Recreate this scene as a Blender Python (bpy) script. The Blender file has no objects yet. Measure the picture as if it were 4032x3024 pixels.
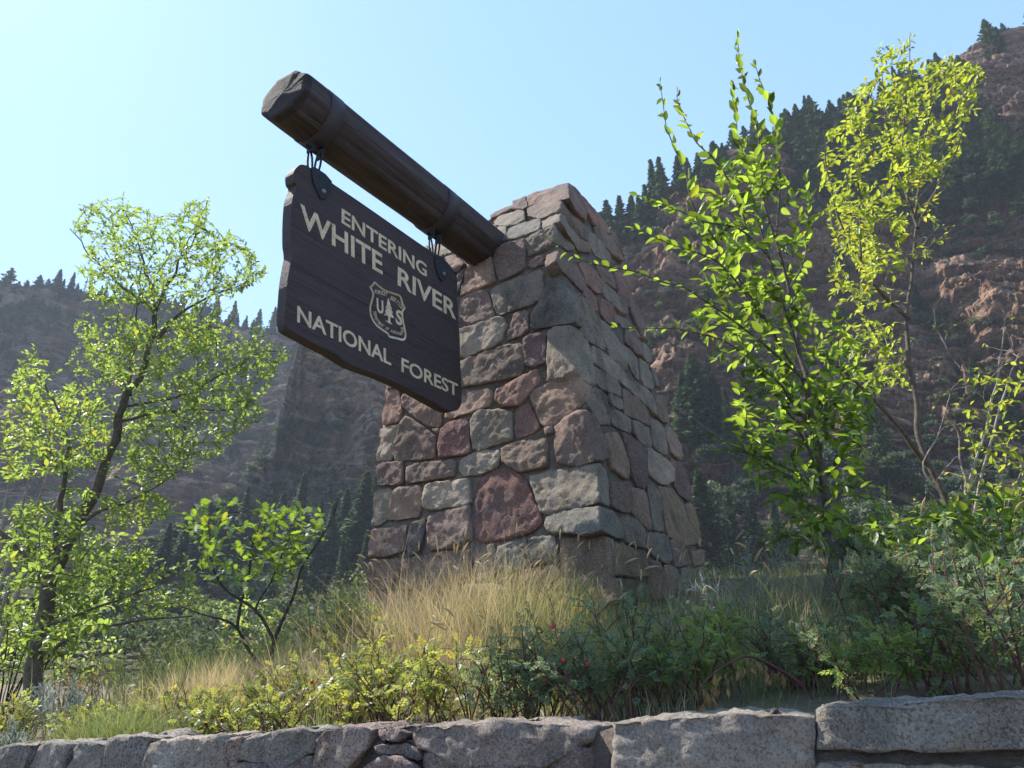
import bpy, bmesh, math, random
import numpy as np
from mathutils import Vector, Matrix, noise as mnoise

sc = bpy.context.scene
C = sc.collection
rnd = random.Random(7)
rng = np.random.default_rng(7)

# ------------------------------------------------------------------ camera
FPX = 2795.0
TH = math.atan(1158 / FPX)
cT, sT = math.cos(TH), math.sin(TH)
EYE = np.array([0.0, 0.0, 1.6])
cam_d = bpy.data.cameras.new('camera')
cam = bpy.data.objects.new('camera', cam_d)
C.objects.link(cam)
cam.location = EYE
cam.rotation_euler = (math.pi / 2 + TH, 0, 0)
cam_d.sensor_width = 36
cam_d.lens = FPX / 4032 * 36
cam_d.clip_end = 6000
cam_d.clip_start = 0.05
sc.camera = cam

# ------------------------------------------------------------------ sky, sun, exposure
SUN_AZ, SUN_EL = math.radians(-58), math.radians(50)     # azimuth from +Y towards +X
w = bpy.data.worlds.new('World')
sc.world = w
w.use_nodes = True
nt = w.node_tree
bg = nt.nodes['Background']
sky = nt.nodes.new('ShaderNodeTexSky')
sky.sky_type = 'NISHITA'
sky.sun_disc = False
sky.sun_elevation = SUN_EL
sky.sun_rotation = SUN_AZ
sky.air_density = 1.0
sky.dust_density = 1.0
sky.ozone_density = 1.0
sky.altitude = 1800
# the same gentle highlight roll-off over the whole sky, as the phone exposed it
vm = nt.nodes.new('ShaderNodeVectorMath'); vm.operation = 'MULTIPLY_ADD'
vm.inputs[1].default_value = (0.65, 0.58, 0.50); vm.inputs[2].default_value = (1, 1, 1)
vd = nt.nodes.new('ShaderNodeVectorMath'); vd.operation = 'DIVIDE'
nt.links.new(sky.outputs[0], vm.inputs[0])
nt.links.new(sky.outputs[0], vd.inputs[0]); nt.links.new(vm.outputs[0], vd.inputs[1])
vt = nt.nodes.new('ShaderNodeVectorMath'); vt.operation = 'MULTIPLY'
vt.inputs[1].default_value = (1.14, 1.46, 1.82)      # a slightly hazy, cyan summer sky
nt.links.new(vd.outputs[0], vt.inputs[0]); nt.links.new(vt.outputs[0], bg.inputs[0])
bg.inputs[1].default_value = 0.15
sd = bpy.data.lights.new('sun', 'SUN')
sd.energy = 2.8
sd.angle = math.radians(0.6)
sd.color = (1.0, 0.95, 0.86)
sun = bpy.data.objects.new('sun', sd)
C.objects.link(sun)
sv = Vector((math.sin(SUN_AZ) * math.cos(SUN_EL), math.cos(SUN_AZ) * math.cos(SUN_EL), math.sin(SUN_EL)))
sun.rotation_euler = sv.to_track_quat('Z', 'Y').to_euler()
sun.location = (-20, 15, 30)
sc.view_settings.view_transform = 'Standard'
sc.view_settings.look = 'None'
sc.view_settings.exposure = 2.0
sc.view_settings.gamma = 1
sc.render.engine = 'CYCLES'
sc.cycles.use_denoising = True
sc.cycles.max_bounces = 6
sc.cycles.transmission_bounces = 4
sc.cycles.volume_bounces = 0

# ------------------------------------------------------------------ helpers
def ray(x, y):
    v = 1512 - y
    return np.array([x - 2016.0, FPX * cT - v * sT, FPX * sT + v * cT])
def at(x, y, Y):                      # point seen at photo pixel (x, y), Y metres in front
    r = ray(x, y)
    return EYE + r * (Y / r[1])
def hit(x, y, n, d):
    r = ray(x, y)
    return EYE + r * ((d - n @ EYE) / (n @ r))
AZ = math.atan2(2104, FPX * cT + 1158 * sT)
D = np.array([math.sin(AZ), math.cos(AZ), 0.0])     # along the beam
U = np.array([math.cos(AZ), -math.sin(AZ), 0.0])    # across it
ZZ = np.array([0.0, 0.0, 1.0])

def tag(o, label=None, cat=None, group=None, kind=None):
    if label: o['label'] = label
    if cat: o['category'] = cat
    if group: o['group'] = group
    if kind: o['kind'] = kind
    return o
def empty(name, loc=(0, 0, 0)):
    o = bpy.data.objects.new(name, None)
    C.objects.link(o)
    o.location = loc
    o.empty_display_size = 0.2
    return o
def link(name, me, parent=None):
    o = bpy.data.objects.new(name, me)
    C.objects.link(o)
    if parent is not None:
        o.parent = parent
        bpy_loc = Vector(parent.location)
        o.location = -bpy_loc if not parent.parent else (0, 0, 0)
    return o
def mk(name, V, F, mat=None, smooth=False, shade=None, uv=None):
    """mesh from arrays; F a list of (n,k) index arrays"""
    me = bpy.data.meshes.new(name)
    V = np.asarray(V, dtype=np.float32).reshape(-1, 3)
    F = [np.asarray(f, dtype=np.int32) for f in F if len(f)]
    me.vertices.add(len(V))
    me.vertices.foreach_set('co', V.ravel())
    nl = sum(f.size for f in F)
    npoly = sum(len(f) for f in F)
    me.loops.add(nl)
    me.polygons.add(npoly)
    li = np.concatenate([f.ravel() for f in F])
    st = []
    s0 = 0
    for f in F:
        st.append(np.arange(len(f)) * f.shape[1] + s0)
        s0 += f.size
    me.loops.foreach_set('vertex_index', li)
    me.polygons.foreach_set('loop_start', np.concatenate(st).astype(np.int32))
    me.update(calc_edges=True)
    me.validate()
    if smooth:
        me.polygons.foreach_set('use_smooth', np.ones(len(me.polygons), dtype=bool))
    if shade is not None:
        a = me.attributes.new('shade', 'FLOAT', 'POINT')
        a.data.foreach_set('value', np.asarray(shade, dtype=np.float32))
    if mat: me.materials.append(mat)
    return me
def bm_mesh(name, bm, mat, smooth=False):
    me = bpy.data.meshes.new(name)
    bm.to_mesh(me)
    bm.free()
    if smooth:
        me.polygons.foreach_set('use_smooth', np.ones(len(me.polygons), dtype=bool))
    me.materials.append(mat)
    return me

def lattice(ix, iy, iz, seed):
    h = (ix.astype(np.int64) * 374761393 + iy.astype(np.int64) * 668265263 + iz.astype(np.int64) * 2147483647 + seed * 1274126177) & 0xffffffff
    h = ((h ^ (h >> 13)) * 1274126177) & 0xffffffff
    h = (h ^ (h >> 16)) & 0xffffff
    return h / float(0xffffff)
def vn(P, scale=1.0, seed=0):         # value noise -1..1
    P = np.asarray(P) * scale
    i = np.floor(P).astype(np.int64)
    f = P - i
    f = f * f * (3 - 2 * f)
    r = 0
    for a in (0, 1):
        for b in (0, 1):
            for c in (0, 1):
                wgt = (f[..., 0] if a else 1 - f[..., 0]) * (f[..., 1] if b else 1 - f[..., 1]) * (f[..., 2] if c else 1 - f[..., 2])
                r = r + wgt * lattice(i[..., 0] + a, i[..., 1] + b, i[..., 2] + c, seed)
    return r * 2 - 1
def fbm(P, scale, oct=4, seed=0):
    r, a = 0, 1.0
    for k in range(oct):
        r = r + a * vn(P, scale * 2 ** k, seed + k)
        a *= 0.5
    return r

# ------------------------------------------------------------------ materials
def new_mat(name):
    m = bpy.data.materials.new(name)
    m.use_nodes = True
    t = m.node_tree
    b = t.nodes['Principled BSDF']
    return m, t, b
def node(t, kind, **kw):
    n = t.nodes.new(kind)
    for k, v in kw.items():
        if k.startswith('i_'):
            n.inputs[k[2:].replace('_', ' ')].default_value = v
        else:
            setattr(n, k, v)
    return n
def ramp(t, fac, stops):
    r = t.nodes.new('ShaderNodeValToRGB')
    e = r.color_ramp.elements
    while len(e) < len(stops): e.new(0.5)
    for i, (p, c) in enumerate(stops):
        e[i].position = p
        e[i].color = (*c, 1) if len(c) == 3 else c
    t.links.new(fac, r.inputs[0])
    return r.outputs[0]
def noise_tex(t, vec, scale, detail=4, rough=0.6, dist=0.0):
    n = t.nodes.new('ShaderNodeTexNoise')
    n.inputs['Scale'].default_value = scale
    n.inputs['Detail'].default_value = detail
    n.inputs['Roughness'].default_value = rough
    n.inputs['Distortion'].default_value = dist
    if vec is not None: t.links.new(vec, n.inputs['Vector'])
    return n.outputs['Fac']
def mixc(t, a, b, fac, mode='MIX'):
    m = t.nodes.new('ShaderNodeMix')
    m.data_type = 'RGBA'
    m.blend_type = mode
    for sock, v in ((m.inputs[6], a), (m.inputs[7], b)):
        if isinstance(v, tuple): sock.default_value = (*v, 1)
        else: t.links.new(v, sock)
    if isinstance(fac, (int, float)): m.inputs[0].default_value = fac
    else: t.links.new(fac, m.inputs[0])
    return m.outputs[2]
def bump(t, b, h, strength, dist=0.02):
    n = t.nodes.new('ShaderNodeBump')
    n.inputs['Strength'].default_value = strength
    n.inputs['Distance'].default_value = dist
    t.links.new(h, n.inputs['Height'])
    t.links.new(n.outputs[0], b.inputs['Normal'])
def coords(t, which='Object'):
    return t.nodes.new('ShaderNodeTexCoord').outputs[which]
def mapping(t, vec, scale=(1, 1, 1), rot=(0, 0, 0)):
    m = t.nodes.new('ShaderNodeMapping')
    m.inputs['Scale'].default_value = scale
    m.inputs['Rotation'].default_value = rot
    t.links.new(vec, m.inputs['Vector'])
    return m.outputs[0]

def granite(name, speck=1.0, sc_=1.0):
    m, t, b = new_mat(name)
    co = coords(t)
    base = t.nodes.new('ShaderNodeObjectInfo').outputs['Color']
    big = noise_tex(t, co, 5 * sc_, 5, 0.65)
    c1 = mixc(t, base, (0.55, 0.55, 0.55), 1.0, 'MULTIPLY')
    c2 = mixc(t, base, (1.25, 1.2, 1.15), 1.0, 'MULTIPLY')
    col = mixc(t, c1, c2, ramp(t, big, [(0.3, (0, 0, 0)), (0.7, (1, 1, 1))]))
    rn = t.nodes.new('ShaderNodeObjectInfo').outputs['Random']
    rk = ramp(t, rn, [(0, (.6, .6, .6)), (1, (1, 1, 1))])
    s1 = noise_tex(t, co, 120 * sc_, 3, 0.75)
    dark = mixc(t, ramp(t, s1, [(0.42, (1, 1, 1)), (0.5, (0, 0, 0))]), rk, 1.0, 'MULTIPLY')
    col = mixc(t, col, (0.045, 0.042, 0.045), mixc(t, (0, 0, 0), dark, 0.62 * speck))
    s2 = noise_tex(t, mapping(t, co, (1, 1, 1), (1, 2, 3)), 150 * sc_, 2, 0.6)
    lightm = ramp(t, s2, [(0.56, (0, 0, 0)), (0.63, (1, 1, 1))])
    col = mixc(t, col, (0.55, 0.50, 0.45), mixc(t, (0, 0, 0), lightm, 0.5 * speck))
    lich = noise_tex(t, co, 2.2, 6, 0.7)
    col = mixc(t, col, (0.20, 0.21, 0.20), mixc(t, (0, 0, 0), ramp(t, lich, [(0.55, (0, 0, 0)), (0.7, (1, 1, 1))]), 0.35))
    stn = noise_tex(t, mapping(t, co, (1, 1, .45)), 3.4, 7, 0.75, .6)
    col = mixc(t, col, ramp(t, stn, [(0.34, (.5, .46, .42)), (0.5, (1, 1, 1))]), 0.75, 'MULTIPLY')
    t.links.new(col, b.inputs['Base Color'])
    b.inputs['Roughness'].default_value = 0.9
    b.inputs['Specular IOR Level'].default_value = 0.25
    h = noise_tex(t, co, 20 * sc_, 9, 0.78)
    bump(t, b, h, 1.0, 0.045)
    return m
M_STONE = granite('granite')
M_WALLSTONE = granite('wall_granite', 1.3, 0.9)

def simple(name, col, rough=0.8, ns=6, var=0.25, bumps=0.3, bscale=30, spec=0.3, metal=0):
    m, t, b = new_mat(name)
    co = coords(t)
    n = noise_tex(t, co, ns, 6, 0.65)
    lo = tuple(c * (1 - var) for c in col)
    hi = tuple(min(1, c * (1 + var)) for c in col)
    t.links.new(ramp(t, n, [(0.3, lo), (0.7, hi)]), b.inputs['Base Color'])
    b.inputs['Roughness'].default_value = rough
    b.inputs['Metallic'].default_value = metal
    b.inputs['Specular IOR Level'].default_value = spec
    if bumps: bump(t, b, noise_tex(t, co, bscale, 6, 0.7), bumps, 0.02)
    return m
M_MORTAR = simple('mortar', (0.15, 0.122, 0.10), 0.95, 12, 0.35, 0.9, 60)
M_STEEL = simple('dark_steel', (0.028, 0.03, 0.036), 0.6, 20, 0.3, 0.5, 80, 0.4, 0.3)
M_ENDGRAIN = simple('dark_end_grain', (0.042, 0.031, 0.028), 0.85, 9, 0.45, 0.8, 45)
M_STRAP = simple('painted_strap', (0.045, 0.032, 0.034), 0.6, 10, 0.2, 0.2, 60, 0.4)
M_BOLT = simple('bolt_zinc', (0.22, 0.21, 0.2), 0.5, 20, 0.2, 0.2, 60, 0.5, 0.5)

# wood painted brown, grain runs along D
def wood(name, cols, gscale, worn):
    m, t, b = new_mat(name)
    co = mapping(t, coords(t), (1, 1, 1), (0, 0, AZ - math.pi / 2 + math.pi))
    # after this rotation the local x axis runs along the beam
    st = mapping(t, co, (0.35, 6, 6))
    g1 = noise_tex(t, st, gscale, 6, 0.7, 0.6)
    g2 = noise_tex(t, mapping(t, co, (0.18, 5, 5)), gscale * 2.6, 4, 0.7)
    col = ramp(t, g1, [(0.3, cols[0]), (0.55, cols[1]), (0.8, cols[2])])
    wn = noise_tex(t, co, 3.0, 6, 0.7)
    col = mixc(t, col, worn, mixc(t, (0, 0, 0), ramp(t, wn, [(0.52, (0, 0, 0)), (0.72, (1, 1, 1))]), 0.45))
    crack = ramp(t, g2, [(0.36, (1, 1, 1)), (0.40, (0, 0, 0))])
    col = mixc(t, col, (0.012, 0.009, 0.009), mixc(t, (0, 0, 0), crack, 0.7))
    t.links.new(col, b.inputs['Base Color'])
    b.inputs['Roughness'].default_value = 0.72
    b.inputs['Specular IOR Level'].default_value = 0.3
    mm = t.nodes.new('ShaderNodeMath'); mm.operation = 'MULTIPLY'
    t.links.new(g1, mm.inputs[0]); t.links.new(g2, mm.inputs[1])
    bump(t, b, mm.outputs[0], 0.7, 0.03)
    return m
M_BEAM = wood('weathered_log', ((0.034, 0.023, 0.020), (0.066, 0.046, 0.040), (0.11, 0.080, 0.068)), 5, (0.10, 0.078, 0.066))
M_BOARD = wood('brown_painted_board', ((0.052, 0.036, 0.036), (0.068, 0.048, 0.047), (0.088, 0.064, 0.062)), 6, (0.095, 0.072, 0.07))
M_CREAM = simple('cream_paint', (0.70, 0.56, 0.36), 0.7, 14, 0.22, 0.5, 70)
t = M_CREAM.node_tree; b = t.nodes['Principled BSDF']; src = b.inputs['Base Color'].links[0].from_socket
chip = noise_tex(t, mapping(t, coords(t), (1, 1, 2.2)), 38, 6, 0.75)
t.links.new(mixc(t, src, (0.07, 0.05, 0.045), ramp(t, chip, [(0.60, (0, 0, 0)), (0.66, (1, 1, 1))])), b.inputs['Base Color'])

def leaf_mat(name, c_top, c_trans, var=0.3, mixf=0.5, yellow=None, rough=0.45):
    m, t, b = new_mat(name)
    at_ = t.nodes.new('ShaderNodeAttribute'); at_.attribute_name = 'shade'
    f = at_.outputs['Fac']
    def vv(c):
        lo = tuple(x * (1 - var) for x in c)
        hi = tuple(min(1, x * (1 + var)) for x in c)
        if yellow is not None:
            y = tuple(min(1, yi * sum(c) / sum(yellow) * 1.25) for yi in yellow)
            return ramp(t, f, [(0.0, lo), (0.8, hi), (0.96, y), (1.0, y)])
        return ramp(t, f, [(0.0, lo), (1.0, hi)])
    t.links.new(vv(c_top), b.inputs['Base Color'])
    b.inputs['Roughness'].default_value = rough
    b.inputs['Specular IOR Level'].default_value = 0.45
    tr = t.nodes.new('ShaderNodeBsdfTranslucent')
    t.links.new(vv(c_trans), tr.inputs['Color'])
    mx = t.nodes.new('ShaderNodeMixShader')
    mx.inputs[0].default_value = mixf
    t.links.new(b.outputs[0], mx.inputs[1])
    t.links.new(tr.outputs[0], mx.inputs[2])
    t.links.new(mx.outputs[0], t.nodes['Material Output'].inputs['Surface'])
    return m
M_ELM = leaf_mat('elm_leaf', (0.10, 0.16, 0.04), (0.32, 0.44, 0.04), 0.6, 0.5, (0.5, 0.5, 0.03))
M_YLEAF = leaf_mat('yellow_green_leaf', (0.12, 0.17, 0.03), (0.45, 0.52, 0.05), 0.3, 0.5, (0.6, 0.5, 0.05))
M_LLEAF = leaf_mat('light_green_leaf', (0.10, 0.155, 0.05), (0.32, 0.44, 0.07), 0.4, 0.48, (0.5, 0.5, 0.06))
M_OAK = leaf_mat('oak_leaf', (0.15, 0.21, 0.10), (0.30, 0.45, 0.03), 0.3, 0.4, (0.5, 0.5, 0.04), 0.3)
M_ROSE = leaf_mat('rose_leaf', (0.12, 0.175, 0.065), (0.36, 0.46, 0.09), 0.45, 0.48, (0.5, 0.42, 0.05))
M_ROSEY = leaf_mat('yellowing_leaf', (0.13, 0.17, 0.05), (0.40, 0.44, 0.08), 0.35, 0.45, (0.6, 0.5, 0.08))
M_SAGE = leaf_mat('sage_leaf', (0.13, 0.18, 0.10), (0.24, 0.33, 0.14), 0.35, 0.4, (0.45, 0.42, 0.15))
M_SILVER = leaf_mat('silver_leaf', (0.26, 0.30, 0.27), (0.26, 0.30, 0.24), 0.25, 0.3, None, 0.7)
M_DEAD = leaf_mat('dead_leaf', (0.34, 0.20, 0.10), (0.45, 0.27, 0.11), 0.4, 0.35, (0.5, 0.3, 0.1), 0.8)
M_TAN = leaf_mat('dry_grass', (0.46, 0.37, 0.21), (0.62, 0.49, 0.25), 0.35, 0.4, None, 0.7)
M_GRASS = leaf_mat('green_grass', (0.10, 0.14, 0.05), (0.30, 0.36, 0.10), 0.4, 0.4, (0.45, 0.38, 0.15), 0.6)
M_NEEDLE = leaf_mat('conifer_needle', (0.05, 0.085, 0.045), (0.08, 0.13, 0.045), 0.45, 0.25, None, 0.7)
M_SCRUB = leaf_mat('scrub_leaf', (0.07, 0.095, 0.045), (0.14, 0.19, 0.06), 0.45, 0.3, (0.3, 0.28, 0.08), 0.7)
M_BARK = simple('grey_bark', (0.12, 0.095, 0.075), 0.9, 20, 0.45, 0.9, 60)
M_DARKBARK = simple('dark_bark', (0.055, 0.042, 0.036), 0.9, 20, 0.4, 0.9, 60)
M_PALEBARK = simple('pale_bark', (0.30, 0.25, 0.20), 0.85, 14, 0.35, 0.6, 60)
M_REDSTEM = simple('red_stem', (0.11, 0.045, 0.04), 0.7, 30, 0.3, 0.3, 60)
M_HIP = simple('rose_hip_skin', (0.42, 0.03, 0.02), 0.3, 20, 0.2, 0.0, 20, 0.5)

def rock_mat(name, cols, green, gthr, dip, strata=0.35, pale=None):
    m, t, b = new_mat(name)
    co = coords(t)
    dm = mapping(t, co, (0.12, 0.12, 1.0), (0, dip, 0))
    s = noise_tex(t, dm, strata, 8, 0.7, 0.4)
    col = ramp(t, s, [(0.30, cols[0]), (0.45, cols[1]), (0.56, cols[2]), (0.70, cols[3])])
    big = noise_tex(t, co, 0.018, 5, 0.6)
    s2 = noise_tex(t, mapping(t, co, (0.05, 0.05, 1.0), (0, dip, 0)), strata * 2.6, 6, 0.75, 0.2)
    col = mixc(t, col, ramp(t, s2, [(0.38, (0.38, 0.37, 0.37)), (0.50, (0.95, 0.93, 0.9)), (0.64, (1.5, 1.42, 1.3))]), 0.85, 'MULTIPLY')
    col = mixc(t, col, cols[1], mixc(t, (0, 0, 0), ramp(t, big, [(0.45, (0, 0, 0)), (0.7, (1, 1, 1))]), 0.5))
    st = noise_tex(t, mapping(t, co, (1, 1, 0.15)), 0.25, 5, 0.7)
    col = mixc(t, col, (0.035, 0.03, 0.03), mixc(t, (0, 0, 0), ramp(t, st, [(0.54, (0, 0, 0)), (0.7, (1, 1, 1))]), 0.45))
    fine = noise_tex(t, co, 0.55, 8, 0.75)
    col = mixc(t, col, (0.5, 0.5, 0.5), mixc(t, (0, 0, 0), (1, 1, 1), 0.6), 'MULTIPLY') if False else col
    col = mixc(t, col, ramp(t, fine, [(0.3, (0.4, 0.4, 0.4)), (0.7, (1.35, 1.3, 1.22))]), 0.8, 'MULTIPLY')
    geo = t.nodes.new('ShaderNodeNewGeometry')
    sep = t.nodes.new('ShaderNodeSeparateXYZ')
    t.links.new(geo.outputs['Normal'], sep.inputs[0])
    gn = noise_tex(t, co, 0.08, 6, 0.7)
    ad = t.nodes.new('ShaderNodeMath'); ad.operation = 'ADD'
    t.links.new(sep.outputs[2], ad.inputs[0]); t.links.new(gn, ad.inputs[1])
    hf = t.nodes.new('ShaderNodeMath'); hf.operation = 'MULTIPLY'; hf.inputs[1].default_value = 0.5
    t.links.new(ad.outputs[0], hf.inputs[0])
    gc = ramp(t, noise_tex(t, co, 0.8, 5, 0.7), [(0.35, tuple(g * 0.5 for g in green)), (0.65, green), (0.8, (0.2, 0.17, 0.09))])
    col = mixc(t, col, gc, ramp(t, hf.outputs[0], [(gthr - 0.03, (0, 0, 0)), (gthr + 0.03, (1, 1, 1))]))
    t.links.new(col, b.inputs['Base Color'])
    b.inputs['Roughness'].default_value = 0.95
    b.inputs['Specular IOR Level'].default_value = 0.1
    hh = mixc(t, noise_tex(t, dm, 1.2, 8, 0.75), fine, 0.4)
    bump(t, b, hh, 1.0, 3.0)
    return m
M_CLIFFR = rock_mat('red_brown_cliff', ((0.07, 0.046, 0.038), (0.26, 0.165, 0.125), (0.42, 0.275, 0.21), (0.55, 0.43, 0.34)), (0.06, 0.075, 0.03), 0.62, -0.35)
M_CLIFFL = rock_mat('grey_brown_cliff', ((0.08, 0.062, 0.052), (0.22, 0.165, 0.13), (0.40, 0.26, 0.19), (0.52, 0.37, 0.28)), (0.06, 0.07, 0.035), 0.63, 0.05)
M_CLIFFM = rock_mat('dark_grey_cliff', ((0.09, 0.072, 0.06), (0.28, 0.225, 0.18), (0.46, 0.36, 0.28), (0.6, 0.5, 0.4)), (0.22, 0.20, 0.11), 0.545, 0.15)

m, t, b = new_mat('soil')
co = coords(t)
t.links.new(ramp(t, noise_tex(t, co, 3, 8, 0.75), [(0.3, (0.07, 0.055, 0.035)), (0.5, (0.15, 0.12, 0.07)), (0.7, (0.24, 0.19, 0.12))]), b.inputs['Base Color'])
b.inputs['Roughness'].default_value = 1
bump(t, b, noise_tex(t, co, 12, 8, 0.7), 0.9, 0.05)
M_SOIL = m
M_ASPHALT = simple('asphalt', (0.05, 0.05, 0.052), 0.9, 8, 0.2, 0.4, 90)

# ------------------------------------------------------------------ ground
def smooth(a):
    a = np.clip(a, 0, 1)
    return a * a * (3 - 2 * a)
def wall_Y(x): return 2.632 - 0.479 * x            # front line of the retaining wall
def wall_top(x): return 1.552 - 0.28 * (1.32 - x) / 3.76
def ground_z(x, y):
    x = np.asarray(x, float); y = np.asarray(y, float)
    s = (y - wall_Y(x))
    zw = wall_top(np.clip(x, -6, 4)) - 0.06
    mound = 0.60 * smooth((y - 4.3) / 1.6) * smooth((x + 2.6) / 1.7)
    z = zw + 0.055 * np.clip(s, 0, 4) + mound
    far = smooth((np.hypot(x, y) - 8.5) / 7)
    z = z * (1 - far) + far * (0.3 + 0.6 * smooth((np.hypot(x, y) - 30) / 60))
    z = z + 0.03 * np.sin(x * 3.1 + 1) * np.cos(y * 2.7)
    return np.where(s < 0.12, -0.02, z)
xs = np.concatenate([np.linspace(-1100, -40, 24), np.linspace(-38, -7, 30), np.linspace(-6.8, 6.8, 138), np.linspace(7.5, 38, 30), np.linspace(40, 1100, 24)])
ys = np.concatenate([np.linspace(-1100, -10, 14), np.linspace(-8, 0.4, 10), np.linspace(0.5, 9, 120), np.linspace(9.3, 40, 60), np.linspace(44, 1150, 30)])
X, Y = np.meshgrid(xs, ys)
V = np.stack([X, Y, ground_z(X, Y)], -1).reshape(-1, 3)
def gridF(nr, nc):
    i = np.arange(nr - 1)[:, None] * nc + np.arange(nc - 1)[None, :]
    return np.stack([i, i + 1, i + nc + 1, i + nc], -1).reshape(-1, 4)
tag(link('ground', mk('ground', V, [gridF(len(ys), len(xs))], M_SOIL, True)), 'dry earth slope behind the retaining wall', kind='structure')
# road in front of the wall (under the viewer)
V = [(-60, -12, 0.004), (60, -12, 0.004), (60, -1.0, 0.004), (-60, -1.0, 0.004)]
tag(link('road', mk('road', V, [[[0, 1, 2, 3]]], M_ASPHALT)), 'asphalt road in front of the wall', kind='structure')

# ------------------------------------------------------------------ mountains
def make_hill(name, cols, nc, nr, mat, band, dip, amp, seed, prof, label, holes=()):
    cols = np.array(cols, float)
    def P(px, tt):
        px = np.asarray(px, float); tt = np.asarray(tt, float)
        yt = np.interp(px, cols[:, 0], cols[:, 1]); yb = np.interp(px, cols[:, 0], cols[:, 2])
        dt = np.interp(px, cols[:, 0], cols[:, 3]); db = np.interp(px, cols[:, 0], cols[:, 4])
        g = np.interp(tt, prof[0], prof[1])
        py = yb + (yt - yb) * tt
        dist = db + (dt - db) * g
        v = 1512 - py
        rx, ry, rz = px - 2016, FPX * cT - v * sT, FPX * sT + v * cT
        k = dist / np.hypot(rx, ry)
        Q = np.stack([rx * k, ry * k, EYE[2] + rz * k], -1)
        hd = np.stack([rx, ry, 0 * rx], -1); hd /= np.linalg.norm(hd, axis=-1, keepdims=True)
        sc0 = dist.mean() / 200.0
        s = Q[..., 2] + dip * Q[..., 0] + 3.5 * sc0 * fbm(Q, 0.03 / sc0, 3, seed)
        q = s / band
        fr = q - np.floor(q)
        ledge = np.where(fr < 0.75, fr * 0.3, 0.225 + (fr - 0.75) * 3.1) 
        lay = lattice(np.floor(q), 0 * np.floor(q), 0 * np.floor(q), seed + 9)
        q2 = s / (band * 0.27); fr2 = q2 - np.floor(q2)
        colm = fbm(Q * np.array([1, 1, 0.18]), 0.055 / sc0, 4, seed + 3)
        big = fbm(Q, 0.02 / sc0, 3, seed + 5)
        blk = np.abs(fbm(Q, 0.11 / sc0, 4, seed + 6))
        disp = amp * (1.5 * ledge + 1.3 * lay + 0.5 * fr2 + 3.6 * colm + 4.6 * big + 3.4 * blk + 1.2 * np.abs(fbm(Q, 0.35 / sc0, 3, seed + 8)))
        fade = smooth((1 - tt) * 14)
        disp = disp * (0.25 + 0.75 * fade)
        for (hx, hy, rx_, ry_, dep) in holes:
            rr = ((px - hx) / rx_) ** 2 + ((py - hy) / ry_) ** 2
            disp = disp + dep * smooth(1.25 - rr)
        Q = Q + hd * disp[..., None]
        Q[..., 2] += 0.5 * amp * fbm(Q, 0.09 / sc0, 3, seed + 12) * smooth(tt * 6)
        return Q
    pxs = np.linspace(cols[0, 0], cols[-1, 0], nc)
    ts = np.linspace(0, 1, nr)
    T, X_ = np.meshgrid(ts, pxs, indexing='ij')
    G = P(X_, T)
    # foot skirt and a back slope behind the ridge
    foot = G[0:1].copy(); foot[..., :2] *= 0.9; foot[..., 2] = -1
    rows = [foot, G]
    last = G[-1:].copy()
    for k in range(1, 5):
        bk = last.copy()
        bk[..., :2] *= 1 + 0.09 * k
        bk[..., 2] = last[..., 2] * (1 - 0.05 * k * k)
        rows.append(bk)
    A = np.concatenate(rows, 0)
    o = link(name, mk(name, A.reshape(-1, 3), [gridF(A.shape[0], nc)], mat, False))
    tag(o, label, kind='structure')
    def place(px, py):
        yt = np.interp(px, cols[:, 0], cols[:, 1]); yb = np.interp(px, cols[:, 0], cols[:, 2])
        return P(np.array([px]), np.array([np.clip((yb - py) / (yb - yt), 0, 1)]))[0]
    return place, (lambda px: np.interp(px, cols[:, 0], cols[:, 1]))

far_place, far_top = make_hill('hill', [
    (-1500, 1060, 2600, 620, 210), (-400, 1085, 2600, 560, 200), (0, 1105, 2600, 520, 190), (150, 1125, 2600, 520, 190), (300, 1140, 2600, 520, 190), (500, 1165, 2600, 520, 190),
    (700, 1205, 2600, 520, 190), (900, 1262, 2600, 510, 190), (1100, 1300, 2600, 500, 190), (1300, 1340, 2600, 500, 190),
    (1700, 1400, 2600, 480, 190), (2300, 1480, 2600, 480, 190), (3000, 1500, 2600, 480, 190)],
    360, 230, M_CLIFFL, 13.0, 0.06, 4.5, 11, ([0, 0.25, 0.5, 0.62, 0.82, 0.9, 1], [0, 0.35, 0.62, 0.66, 0.86, 0.9, 1]),
    'distant hazy canyon wall with cliff bands at the left')
mid_place, mid_top = make_hill('hill', [
    (-300, 2450, 2650, 150, 120), (200, 2330, 2650, 160, 115), (500, 2190, 2650, 190, 110), (700, 2070, 2650, 210, 105), (850, 1960, 2650, 235, 100), (980, 1860, 2650, 250, 100),
    (1040, 1810, 2650, 260, 100), (1075, 1775, 2650, 262, 100), (1094, 1690, 2650, 265, 100), (1100, 1600, 2650, 265, 100), (1122, 1560, 2650, 266, 100), (1134, 1470, 2650, 268, 100), (1158, 1440, 2650, 270, 100), (1166, 1370, 2650, 271, 100), (1190, 1350, 2650, 272, 100), (1200, 1300, 2650, 272, 100),
    (1300, 1290, 2650, 278, 100), (1500, 1260, 2650, 280, 100), (1800, 1230, 2650, 285, 100), (2150, 1230, 2650, 290, 100), (2500, 1300, 2650, 290, 100)],
    330, 240, M_CLIFFM, 6.0, 0.14, 2.9, 23, ([0, 0.2, 0.45, 0.6, 1], [0, 0.42, 0.82, 0.9, 1]),
    'dark layered rock buttress rising behind the sign')
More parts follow.
